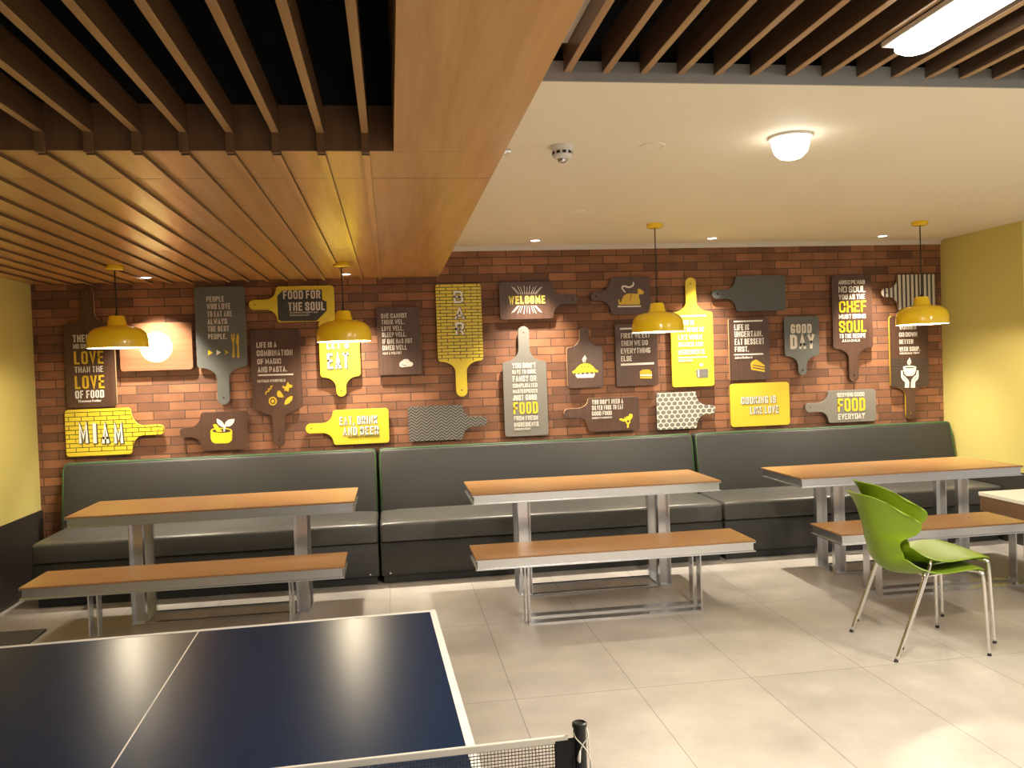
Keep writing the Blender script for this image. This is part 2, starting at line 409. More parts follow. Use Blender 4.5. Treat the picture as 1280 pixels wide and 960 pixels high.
downlight(4.24, 6.69, CEI, 'small round downlight in the cream ceiling left of the right-hand yellow lamp', 74)

# lamp on the cream ceiling; the dome shape imitates its round glare
root = empty('glare_dome_lamp', (1.85, 3.62, CEI))
tag(root, 'bright round lamp alone in the middle of the cream ceiling', 'ceiling lamp')
bm = bmesh.new(); lathe(bm, [(0.098, 0), (0.098, -0.012), (0.086, -0.016), (0.08, 0)], 36); obj('rim', bm, 'white_plastic', root, smooth=True, angle=40)
bm = bmesh.new(); lathe(bm, [(0.084, -0.012), (0.083, -0.040), (0.073, -0.074), (0.050, -0.097), (0.020, -0.106), (0.002, -0.107)], 36, cap1=True)
obj('diffuser', bm, 'dome', root, smooth=True)
l = bpy.data.lights.new('dome_light', 'SPOT'); l.spot_size = R(165); l.spot_blend = 0.6; l.energy = DOME_POWER; l.color = (1, 0.86, 0.66); l.shadow_soft_size = 0.09
lo = bpy.data.objects.new('dome_light', l); COL.objects.link(lo); lo.parent = root; lo.location = (0, 0, -0.13)

# linear lamps under the right-hand slats; the first is in view, the others are unseen fill lamps added to light the floor
def linear(x, y0, y1, label, group=None, power=LINEAR_POWER):
    L = y1-y0
    root = empty('linear_lamp', (x, y0, CEI+0.024))
    tag(root, label, 'ceiling lamp', group)
    obj('housing', boxes((-0.075, 0.075, 0, L, -0.02, 0), bevel=0.004), 'white_plastic', root)
    bm = bmesh.new(); n = 10; pts = []
    prof = [(-0.062, -0.018), (-0.062, -0.040), (-0.045, -0.054), (0.045, -0.054), (0.062, -0.040), (0.062, -0.018)]
    outline = []
    for k in range(n+1): outline.append((0.06*math.cos(math.pi*k/n), L-0.07+0.06*math.sin(math.pi*k/n)))
    for k in range(n+1): outline.append((-0.06*math.cos(math.pi*k/n), 0.07-0.06*math.sin(math.pi*k/n)))
    def ring(z, s):
        return [bm.verts.new((px*s, L/2+(py-L/2)*(1-(1-s)*0.1), z)) for px, py in outline]
    a, b_, c = ring(-0.018, 1), ring(-0.044, 1), ring(-0.056, 0.7)
    for A, B_ in ((a, b_), (b_, c)):
        for k in range(len(A)): bm.faces.new((A[k], A[(k+1) % len(A)], B_[(k+1) % len(A)], B_[k]))
    bm.faces.new(c)
    bmesh.ops.recalc_face_normals(bm, faces=bm.faces[:])
    obj('diffuser', bm, 'tube', root, smooth=True, angle=50)
    l = bpy.data.lights.new('tube_light', 'AREA'); l.shape = 'RECTANGLE'; l.size = 0.12; l.size_y = L*0.95; l.energy = power; l.color = (1.0, 0.88, 0.72)
    o = bpy.data.objects.new('tube_light', l); COL.objects.link(o); o.parent = root; o.location = (0, L/2, -0.062)
    return root
linear(1.72, 1.20, 2.58, 'long bright linear lamp under the dark slats at the top right')
linear(4.40, 1.20, 2.58, 'unseen linear fill lamp added under the dark slats further right', 'added fill lamps under the slats out of view')
linear(1.72, -1.4, -0.02, 'unseen linear fill lamp added under the dark slats behind the viewer', 'added fill lamps under the slats out of view', LINEAR_POWER*0.62)

# smoke detector, flush caps, sprinkler stub
root = empty('smoke_detector', (0.822, 3.80, CEI))
tag(root, 'white smoke detector with dark vents on the cream ceiling', 'smoke detector')
bm = bmesh.new(); lathe(bm, [(0.052, 0), (0.052, -0.012), (0.047, -0.018)], 36, cap1=True); obj('base', bm, 'white_plastic', root, smooth=True, angle=35)
bm = bmesh.new(); lathe(bm, [(0.044, -0.017), (0.046, -0.024), (0.045, -0.046), (0.038, -0.056), (0.026, -0.060)], 36, cap1=True); obj('body', bm, 'white_plastic', root, smooth=True, angle=50)
for k in range(10):
    a = 2*math.pi*(k+0.5)/10
    bm = bmesh.new(); box(bm, 0.0445, 0.0468, -0.0085, 0.0085, -0.041, -0.028)
    v = obj('vent', bm, 'black_slot', root); v.rotation_euler = (0, 0, a)
bm = bmesh.new(); lathe(bm, [(0.024, -0.059), (0.022, -0.070), (0.014, -0.076), (0.004, -0.078)], 24, cap1=True); obj('sensor_cap', bm, 'stud', root, smooth=True)
for x, y, lb in ((1.25, 3.79, 'flush round cover in the cream ceiling between detector and bright round lamp'),
                 (1.255, 5.43, 'flush round cover in the cream ceiling near the teak soffit edge'),
                 (4.055, 5.37, 'flush round cover in the cream ceiling by the right yellow wall')):
    bm = bmesh.new(); lathe(bm, [(0.062, 0), (0.060, -0.005), (0.052, -0.006), (0.050, -0.003), (0.02, -0.003)], 36, cap1=True)
    tag(obj('ceiling_cover', bm, 'cream', loc=(x, y, CEI), smooth=True, angle=30), lb, 'ceiling cover', 'flush round covers')
root = empty('sprinkler_head', (0.4302, 3.01, SOF+0.02))
tag(root, 'tiny metal sprinkler stub on the edge of the wooden beam', 'sprinkler')
bm = bmesh.new(); tube(bm, [(0, 0, 0), (0.012, 0, 0)], 0.016, 14); obj('escutcheon', bm, 'chrome', root, smooth=True, angle=40)
bm = bmesh.new(); tube(bm, [(0.012, 0, 0), (0.03, 0, 0)], 0.008, 12); obj('nozzle', bm, 'chrome', root, smooth=True, angle=40)

# pendant lamps
def pendant_proto():
    root = empty('pendant_lamp', (0, 0, 0))
    return root
def pendant(x, y, zc, label, first=None):
    root = empty('pendant_lamp', (x, y, 1.803))
    tag(root, label, 'pendant lamp', 'yellow pendant lamps over the tables')
    outer = [(0.190, 0.0), (0.191, 0.012), (0.190, 0.050), (0.184, 0.082), (0.170, 0.108), (0.146, 0.128), (0.112, 0.140), (0.075, 0.146), (0.066, 0.150)]
    bm = bmesh.new()
    lathe(bm, outer, 48, mi=0)
    lathe(bm, [(r-0.004, z+(-0.003 if i else 0.0)) for i, (r, z) in enumerate(outer)][::-1], 48, mi=1)
    lathe(bm, [(0.186, 0.0), (0.190, 0.0)], 48, mi=1)
    bmesh.ops.remove_doubles(bm, verts=bm.verts[:], dist=0.0003)
    obj('lamp_shade', bm, ['shade', 'shade_in'], root, smooth=True, angle=60)
    bm = bmesh.new(); lathe(bm, [(0.067, 0.149), (0.062, 0.155), (0.050, 0.205), (0.044, 0.214), (0.006, 0.216)], 32, cap1=True)
    obj('shade_neck', bm, 'shade', root, smooth=True, angle=45)
    bm = bmesh.new(); tube(bm, [(0, 0, 0.214), (0, 0, 0.236)], [0.012, 0.008], 12)
    tube(bm, [(0, 0, 0.236), (0, 0, zc-1.803-0.02)], 0.0042, 8)
    obj('cord', bm, 'cord', root, smooth=True)
    d = zc-1.803
    bm = bmesh.new(); lathe(bm, [(0.004, d-0.032), (0.050, d-0.031), (0.058, d-0.025), (0.060, d-0.004), (0.058, d)], 32); bmesh.ops.contextual_create(bm, geom=[e for e in bm.edges if e.is_boundary and e.verts[0].co.xy.length < 0.01])
    obj('canopy', bm, 'shade', root, smooth=True, angle=40)
    bm = bmesh.new(); lathe(bm, [(0.003, 0.045), (0.022, 0.052), (0.032, 0.072), (0.030, 0.094), (0.018, 0.118), (0.016, 0.146)], 20, cap0=True)
    obj('bulb', bm, 'bulb', root, smooth=True)
    l = bpy.data.lights.new('bulb_light', 'POINT'); l.energy = PENDANT_POWER; l.color = (1, 0.84, 0.6); l.shadow_soft_size = 0.03
    o = bpy.data.objects.new('bulb_light', l); COL.objects.link(o); o.parent = root; o.location = (0, 0, 0.03)
    return root
pendant(-1.80, 5.93, SOF, 'yellow dome pendant hanging before the walnut board with a pale disc')
pendant(-0.312, 5.97, SOF, 'yellow dome pendant hanging in front of the LET\'S EAT board')
pendant(1.965, 5.96, CEI, 'yellow dome pendant hanging left of the tall yellow handled board')
pendant(4.105, 5.98, CEI, 'yellow dome pendant hanging nearest the right yellow wall')

# ------------------------------------------------------------------ banquette along the brick wall
def rounded(bm_fn, x0, x1, y0, y1, z0, z1, r, seg=4):
    bm = bmesh.new(); box(bm, x0, x1, y0, y1, z0, z1)
    bmesh.ops.bevel(bm, geom=bm.edges[:], offset=r, segments=seg, affect='EDGES', profile=0.5)
    return bm
def banquette(x0, x1, label):
    w = x1-x0; g = 0.004
    root = empty('banquette_sofa', (x0, 6.25, 0))
    tag(root, label, 'sofa', 'grey sofa sections along the brick wall')
    Y = lambda y: y-6.25
    # backrest: leaning cushion
    bm = rounded(None, g, w-g, 0, 0.13, 0, 0.56, 0.028, 5)
    bmesh.ops.subdivide_edges(bm, edges=[e for e in bm.edges if abs(e.verts[0].co.x-e.verts[1].co.x) > w*0.5], cuts=14)
    for v in bm.verts:
        t = v.co.z/0.56
        fx = (v.co.x/w-0.5)*2
        if v.co.y < 0.07: v.co.y += -0.10*(1-t) - 0.012*math.sin(math.pi*min(max(t, 0), 1))*(1-fx**4)
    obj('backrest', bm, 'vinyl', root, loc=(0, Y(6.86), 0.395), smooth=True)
    # green piping along the front face of the backrest
    def yb(t): return Y(6.86) - 0.10*(1-t) + 0.006
    pts = [(g+0.012, yb(0.12), 0.46), (g+0.010, yb(0.85), 0.88), (g+0.018, yb(0.955)+0.002, 0.935), (g+0.04, yb(0.985)+0.004, 0.949)]
    pts += [(g+0.04+(w-0.088)*k/10, yb(0.985)+0.004, 0.950) for k in range(1, 11)]
    pts += [(w-g-0.018, yb(0.955)+0.002, 0.935), (w-g-0.010, yb(0.85), 0.88), (w-g-0.012, yb(0.12), 0.46)]
    bm = bmesh.new(); tube(bm, pts, 0.0055, 8); obj('piping', bm, 'piping', root, smooth=True)
    # seat cushion with a crowned top
    bm = rounded(None, g, w-g, Y(6.235), Y(6.85), 0.315, 0.455, 0.022, 4)
    bmesh.ops.subdivide_edges(bm, edges=[e for e in bm.edges if abs(e.verts[0].co.x-e.verts[1].co.x) > w*0.5], cuts=16)
    bmesh.ops.subdivide_edges(bm, edges=[e for e in bm.edges if abs(e.verts[0].co.y-e.verts[1].co.y) > 0.4], cuts=5)
    for v in bm.verts:
        if v.co.z > 0.44:
            fx = min(v.co.x, w-v.co.x)/0.10; fy = min(v.co.y-Y(6.235), 0.4)/0.12
            v.co.z += 0.016*min(1, max(0, fx))**0.5*min(1, max(0, fy))**0.5
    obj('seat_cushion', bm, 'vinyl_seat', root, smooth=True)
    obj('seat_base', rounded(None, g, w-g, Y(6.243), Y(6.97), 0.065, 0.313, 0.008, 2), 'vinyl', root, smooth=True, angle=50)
    obj('plinth', boxes((0.02, w-0.02, Y(6.285), Y(6.96), 0.0, 0.066)), 'plinth', root)
    for k, sx in enumerate((0.07, w*0.5, w-0.07)):
        bm = bmesh.new(); tube(bm, [(sx, Y(6.2435), 0.085), (sx, Y(6.2385), 0.085)], 0.007, 12); obj('stud', bm, 'stud', root, smooth=True, angle=40)
    return root
banquette(-2.535, -0.132, 'left section of the long grey padded sofa, beside the left wall')
banquette(-0.124, 2.545, 'middle section of the long grey padded sofa under the brick wall')
banquette(2.553, 4.975, 'right section of the long grey padded sofa, ending at the right yellow wall')

# ------------------------------------------------------------------ tables and benches
def channel_ring(bm, w, d, z0, z1, inset, th=0.006):
    """frame of outward-facing C channel below a slab w x d: flanges reach the slab edge, web set back"""
    fl = 0.006
    for zz in (z0, z1-fl):
        for (a, b_, c, e) in ((0, w, 0, inset+th+0.01), (0, w, d-inset-th-0.01, d), (0, inset+th+0.01, inset+th+0.01, d-inset-th-0.01), (w-inset-th-0.01, w, inset+th+0.01, d-inset-th-0.01)):
            box(bm, a, b_, c, e, zz, zz+fl)
    for (a, b_, c, e) in ((inset, w-inset, inset, inset+th), (inset, w-inset, d-inset-th, d-inset), (inset, inset+th, inset+th, d-inset-th), (w-inset-th, w-inset, inset+th, d-inset-th)):
        box(bm, a, b_, c, e, z0+fl, z1-fl)
def make_table(w, d, h, label, loc, group):
    root = empty('dining_table', loc); tag(root, label, 'table', group)
    th = 0.010
    bm = boxes((0, w, 0, d, h-th, h), bevel=0.0015, seg=1)
    for f in bm.faces: f.material_index = 0 if f.normal.z > 0.5 else 1
    obj('tabletop', bm, ['table_wood', 'wood_edge'], root)
    bm = bmesh.new(); channel_ring(bm, w, d, h-th-0.062, h-th-0.0005, 0.012); obj('top_frame', bm, 'steel', root)
    fz = h-th-0.062
    for lx in (0.325, w-0.325-0.085):
        for fy, face in ((d/2-0.165, -1), (d/2+0.085, -1)):
            bm = bmesh.new()          # upright C channel, open side to the front
            box(bm, lx, lx+0.085, fy+0.034, fy+0.040, 0.010, fz)
            box(bm, lx, lx+0.006, fy, fy+0.034, 0.010, fz)
            box(bm, lx+0.079, lx+0.085, fy, fy+0.034, 0.010, fz)
            obj('leg', bm, 'steel', root)
        obj('floor_bar', boxes((lx, lx+0.085, d/2-0.165, d/2+0.125, 0, 0.010), bevel=0.001, seg=1), 'steel', root)
    x0, x1 = 0.325+0.085, w-0.325-0.085
    for fy in (d/2-0.165, d/2+0.085):
        obj('stretcher', boxes((x0+0.0005, x1-0.0005, fy, fy+0.04, 0.001, 0.012), bevel=0.001, seg=1), 'steel', root)
    return root
def make_bench(w, d, h, label, loc, group):
    root = empty('bench', loc); tag(root, label, 'bench', group)
    th = 0.010
    bm = boxes((0, w, 0, d, h-th, h), bevel=0.0015, seg=1)
    for f in bm.faces: f.material_index = 0 if f.normal.z > 0.5 else 1
    obj('seat', bm, ['table_wood', 'wood_edge'], root)
    bm = bmesh.new(); channel_ring(bm, w, d, h-th-0.062, h-th-0.0005, 0.012); obj('seat_frame', bm, 'steel', root)
    fz = h-th-0.062
    for fy in (d/2-0.105, d/2+0.035):
        for lx in (0.325, w-0.325-0.009):
            obj('leg', boxes((lx, lx+0.009, fy, fy+0.07, 0.009, fz), bevel=0.001, seg=1), 'steel', root)
        obj('floor_bar', boxes((0.325, w-0.325, fy, fy+0.07, 0, 0.009), bevel=0.001, seg=1), 'steel', root)
    return root
G1, G2 = 'wood and steel tables along the sofa', 'wood and steel benches before the tables'
make_table(1.77, 0.645, 0.75, 'long wooden table on steel legs, leftmost of the three along the sofa', (-2.033, 5.50, 0), G1)
make_bench(1.785, 0.395, 0.45, 'long wooden bench on steel legs, leftmost of the three benches', (-2.097, 4.985, 0), G2)
make_table(1.73, 0.645, 0.75, 'wooden table on steel legs in the middle of the sofa row', (0.505, 5.497, 0), G1)
make_bench(1.762, 0.40, 0.45, 'wooden bench on steel legs, the middle one of three', (0.460, 4.935, 0), G2)
make_table(1.72, 0.64, 0.74, 'wooden table on steel legs before the right yellow wall', (2.805, 5.465, 0), G1)
make_bench(1.75, 0.40, 0.45, 'wooden bench on steel legs behind the green chairs', (2.792, 4.93, 0), G2)
root = empty('white_table', (3.43, 3.50, 0))
tag(root, 'white-topped table with a brown apron cut off at the right frame edge', 'table')
obj('tabletop', boxes((0, 1.2, 0, 1.005, 0.728, 0.75), bevel=0.002), 'white_top', root)
obj('apron', boxes((0.006, 1.194, 0.006, 0.026, 0.64, 0.7278), (0.006, 1.194, 0.979, 0.999, 0.64, 0.7278), (0.006, 0.026, 0.026, 0.979, 0.64, 0.7278), (1.174, 1.194, 0.026, 0.979, 0.64, 0.7278)), 'apron', root)
for lx in (0.45, 0.98):
    for ly in (0.12, 0.84):
        obj('leg', boxes((lx, lx+0.05, ly, ly+0.05, 0, 0.7278), bevel=0.003), 'steel', root)
tag(obj('floor_mat', boxes((LX+0.05, -2.235, 5.15, 5.69, 0, 0.018), bevel=0.004), 'mat'), 'dark mat on the floor by the left wall', 'mat')

# ------------------------------------------------------------------ table tennis table
root = empty('table_tennis_table', (-0.601, 1.437, 0), R(1.7))
tag(root, 'dark blue table tennis table with white lines in the foreground', 'table tennis table')
TT = 0.778
for s in (0, 1):
    a, b_ = (0.003, 1.37) if s else (-1.37, -0.003)
    half = obj('half_top', boxes((-0.7625, 0.7625, a, b_, TT-0.022, TT), bevel=0.001, seg=1), 'pp_blue', root)
    z0, z1 = TT+0.0002, TT+0.0009
    e0, e1 = (b_-0.02, b_) if s else (a, a+0.02)
    obj('end_line', boxes((-0.7625, 0.7625, e0, e1, z0, z1)), 'pp_white', half)
    s0, s1 = (a, b_-0.02) if s else (a+0.02, b_)
    for xx in (-0.7625, 0.7425): obj('side_line', boxes((xx, xx+0.02, s0, s1, z0, z1)), 'pp_white', half)
    obj('centre_line', boxes((-0.0018, 0.0018, s0, s1, z0, z1)), 'pp_white', half)
    obj('edge_frame', boxes((-0.735, 0.735, a+0.03, a+0.06, TT-0.07, TT-0.0221), (-0.735, 0.735, b_-0.06, b_-0.03, TT-0.07, TT-0.0221), (-0.735, -0.705, a+0.06, b_-0.06, TT-0.07, TT-0.0221), (0.705, 0.735, a+0.06, b_-0.06, TT-0.07, TT-0.0221)), 'black_plastic', half)
    for xx in (-0.60, 0.56):
        yy = (a+b_)/2 + (0.3 if s else -0.3)
        lg = obj('leg', boxes((xx, xx+0.04, yy-0.02, yy+0.02, 0.012, TT-0.0221), bevel=0.003), 'black_plastic', root)
        obj('foot', boxes((xx-0.004, xx+0.044, yy-0.024, yy+0.024, 0, 0.014), bevel=0.003), 'rubber', lg)
# net set clamped across the middle
net = empty('table_tennis_net', (-0.601, 1.437, TT), R(1.7))
tag(net, 'black net with white top tape clamped across the blue table', 'net')
bm = bmesh.new(); n = 0.0009
xs = -0.885
while xs < 0.865:
    box(bm, xs, xs+n, -n/2, n/2, 0.008, 0.142); xs += 0.0062
zz = 0.012
while zz < 0.142:
    box(bm, -0.885, 0.870, -n/2-0.0004, n/2+0.0004, zz, zz+n); zz += 0.0060
obj('mesh_netting', bm, 'net', net)
obj('top_tape', boxes((-0.885, 0.893, -0.0035, 0.0035, 0.139, 0.1525), bevel=0.002), 'tape', net)
for s in (-1, 1):
    obj('end_sleeve', boxes((min(s*0.868, s*0.912), max(s*0.868, s*0.912), -0.004, 0.004, 0.006, 0.145), bevel=0.0015), 'black_cloth', net)
    bm = bmesh.new(); lathe(bm, [(0.0115, -0.05), (0.0115, 0.166), (0.0135, 0.166), (0.0135, 0.172), (0.0105, 0.1735), (0.0095, 0.171), (0.002, 0.171)], 24, cx=s*0.915, cap0=True, cap1=True)
    obj('post', bm, 'black_plastic', net, smooth=True, angle=40)
    obj('clamp', boxes((min(s*0.735, s*0.93), max(s*0.735, s*0.93), -0.03, 0.03, -0.085, -0.075), (min(s*0.905, s*0.93), max(s*0.905, s*0.93), -0.03, 0.03, -0.075, 0.006), (min(s*0.767, s*0.93), max(s*0.767, s*0.93), -0.03, 0.03, 0.0012, 0.008), bevel=0.001, seg=1), 'black_plastic', net)
    bm = bmesh.new()
    px = s*0.915
    tube(bm, smooth_path([(px-0.013, -0.006, 0.158), (px-0.010, -0.0145, 0.150), (px+0.002, -0.0150, 0.136), (px+0.012, -0.0140, 0.118), (px+0.017, -0.012, 0.09), (px+0.016, -0.012, 0.04)], 5), 0.0011, 6)
    tube(bm, smooth_path([(px+0.013, -0.004, 0.160), (px+0.012, -0.013, 0.150), (px+0.001, -0.0160, 0.139), (px-0.004, -0.0165, 0.128)], 5), 0.0011, 6)
    tube(bm, smooth_path([(px+0.014, 0.002, 0.160), (px+0.0165, -0.002, 0.12), (px+0.018, -0.006, 0.05)], 4), 0.0011, 6)
    tube(bm, [(px-0.004, -0.0170, 0.130), (px-0.0065, -0.018, 0.121), (px-0.0075, -0.018, 0.113), (px-0.006, -0.018, 0.108)], [0.0012, 0.0030, 0.0034, 0.0015], 8)
    obj('draw_cord', bm, 'string', net, smooth=True)

# ------------------------------------------------------------------ green stacking chairs
def chair_shell():
    #        x      z     half-width  wrap   drop
    rows = [( 0.268, 0.428, 0.165, -0.004, 0.0),
            ( 0.262, 0.444, 0.192, -0.006, 0.0),
            ( 0.225, 0.452, 0.212, 0.000, 0.0),
            ( 0.150, 0.446, 0.226, 0.006, 0.0),
            ( 0.060, 0.430, 0.232, 0.014, 0.0),
            (-0.030, 0.414, 0.230, 0.036, 0.0),
            (-0.110, 0.408, 0.222, 0.070, 0.0),
            (-0.175, 0.424, 0.210, 0.104, 0.0),
            (-0.218, 0.470, 0.195, 0.096, 0.0),
            (-0.238, 0.525, 0.184, 0.078, 0.0),
            (-0.252, 0.575, 0.178, 0.068, 0.0),
            (-0.261, 0.612, 0.188, 0.088, 0.0),
            (-0.271, 0.645, 0.218, 0.156, 0.0),
            (-0.283, 0.692, 0.238, 0.186, 0.008),
            (-0.300, 0.748, 0.244, 0.196, 0.042),
            (-0.318, 0.790, 0.242, 0.195, 0.066),
            (-0.338, 0.824, 0.232, 0.187, 0.082),
            (-0.358, 0.848, 0.212, 0.172, 0.090)]
    P = smooth_path([(a, b_, c) for a, b_, c, d, e in rows], 3)
    Q = smooth_path([(d, e, 0) for a, b_, c, d, e in rows], 3)
    n = 22; th = 0.0055
    pos = []
    for i, (p, q) in enumerate(zip(P, Q)):
        f = max(0.0, min(1.0, (p.y-0.40)/0.14))  # blend: seat edge lifts up, back edge wraps forward
        dirn = (Vector((0, 0, 1))*(1-f) + Vector((1, 0, 0))*f) if p.x < 0.05 else Vector((0, 0, 1))
        row = []
        for k in range(n+1):
            u = -1+2*k/n
            w = abs(u)**2.2
            row.append(Vector((p.x, u*p.z, p.y)) + dirn*(q.x*w) - Vector((0, 0, q.y*abs(u)**4.0)))
        pos.append(row)
    bm = bmesh.new(); m = len(pos)
    top, bot = [], []
    for i in range(m):
        ra, rb = [], []
        for k in range(n+1):
            di = pos[min(i+1, m-1)][k]-pos[max(i-1, 0)][k]; dk = pos[i][min(k+1, n)]-pos[i][max(k-1, 0)]
            nr = dk.cross(di)
            nr = nr.normalized() if nr.length > 1e-9 else Vector((0, 0, 1))
            ra.append(bm.verts.new(pos[i][k]+nr*th/2)); rb.append(bm.verts.new(pos[i][k]-nr*th/2))
        top.append(ra); bot.append(rb)
    for i in range(m-1):
        for k in range(n):
            bm.faces.new((top[i][k], top[i+1][k], top[i+1][k+1], top[i][k+1]))
            bm.faces.new((bot[i][k], bot[i][k+1], bot[i+1][k+1], bot[i+1][k]))
    for i in range(m-1):
        for k in (0, n): bm.faces.new((top[i][k], bot[i][k], bot[i+1][k], top[i+1][k]))
    for k in range(n):
        for i in (0, m-1): bm.faces.new((top[i][k], top[i][k+1], bot[i][k+1], bot[i][k]))
    bmesh.ops.recalc_face_normals(bm, faces=bm.faces[:])
    return bm
def make_chair(label, loc, rz, group):
    root = empty('stacking_chair', loc, rz); tag(root, label, 'chair', group)
    sh = obj('seat_shell', chair_shell(), 'green', root, smooth=True, angle=60)
    for s in (-1, 1):
        # rear leg: foot, slanting up and bending inwards to the rail below the seat
        bm = bmesh.new(); tube(bm, smooth_path([(-0.252, s*0.244, 0.008), (-0.165, s*0.242, 0.230), (-0.098, s*0.239, 0.408), (-0.086, s*0.234, 0.438), (-0.074, s*0.216, 0.444), (-0.060, s*0.190, 0.420), (-0.040, s*0.150, 0.398), (-0.015, s*0.10, 0.398)], 6), 0.0095, 12)
        l1 = obj('leg', bm, 'chrome', root, smooth=True)
        bm = bmesh.new(); tube(bm, [(-0.2572, s*0.2452, 0), (-0.252, s*0.244, 0.010)], 0.0106, 12); obj('rubber_foot', bm, 'rubber', l1, smooth=True, angle=40)
        bm = bmesh.new(); tube(bm, smooth_path([(0.252, s*0.236, 0.008), (0.244, s*0.228, 0.245), (0.238, s*0.220, 0.410), (0.232, s*0.213, 0.430), (0.218, s*0.195, 0.437), (0.198, s*0.150, 0.432), (0.19, s*0.10, 0.428)], 6), 0.0095, 12)
        l2 = obj('leg', bm, 'chrome', root, smooth=True)
        bm = bmesh.new(); tube(bm, [(0.2526, s*0.2368, 0), (0.252, s*0.236, 0.010)], 0.0106, 12); obj('rubber_foot', bm, 'rubber', l2, smooth=True, angle=40)
        bm = bmesh.new(); tube(bm, [(0.195, s*0.135, 0.430), (0.08, s*0.135, 0.418), (-0.015, s*0.135, 0.408)], 0.008, 10); obj('side_rail', bm, 'chrome', root, smooth=True)
    bm = bmesh.new(); tube(bm, [(-0.015, -0.13, 0.404), (-0.015, 0.13, 0.404)], 0.008, 10); tube(bm, [(0.19, -0.13, 0.427), (0.19, 0.13, 0.427)], 0.008, 10)
    obj('cross_rail', bm, 'chrome', root, smooth=True)
    return root
GC = 'green chairs stacked together'
make_chair('lime green moulded chair with chrome legs, the lower of the stacked pair', (2.796, 4.176, 0), R(-4.5), GC)
make_chair('lime green moulded chair with chrome legs, the upper of the stacked pair', (2.846, 4.200, 0.054), R(-4.5), GC)
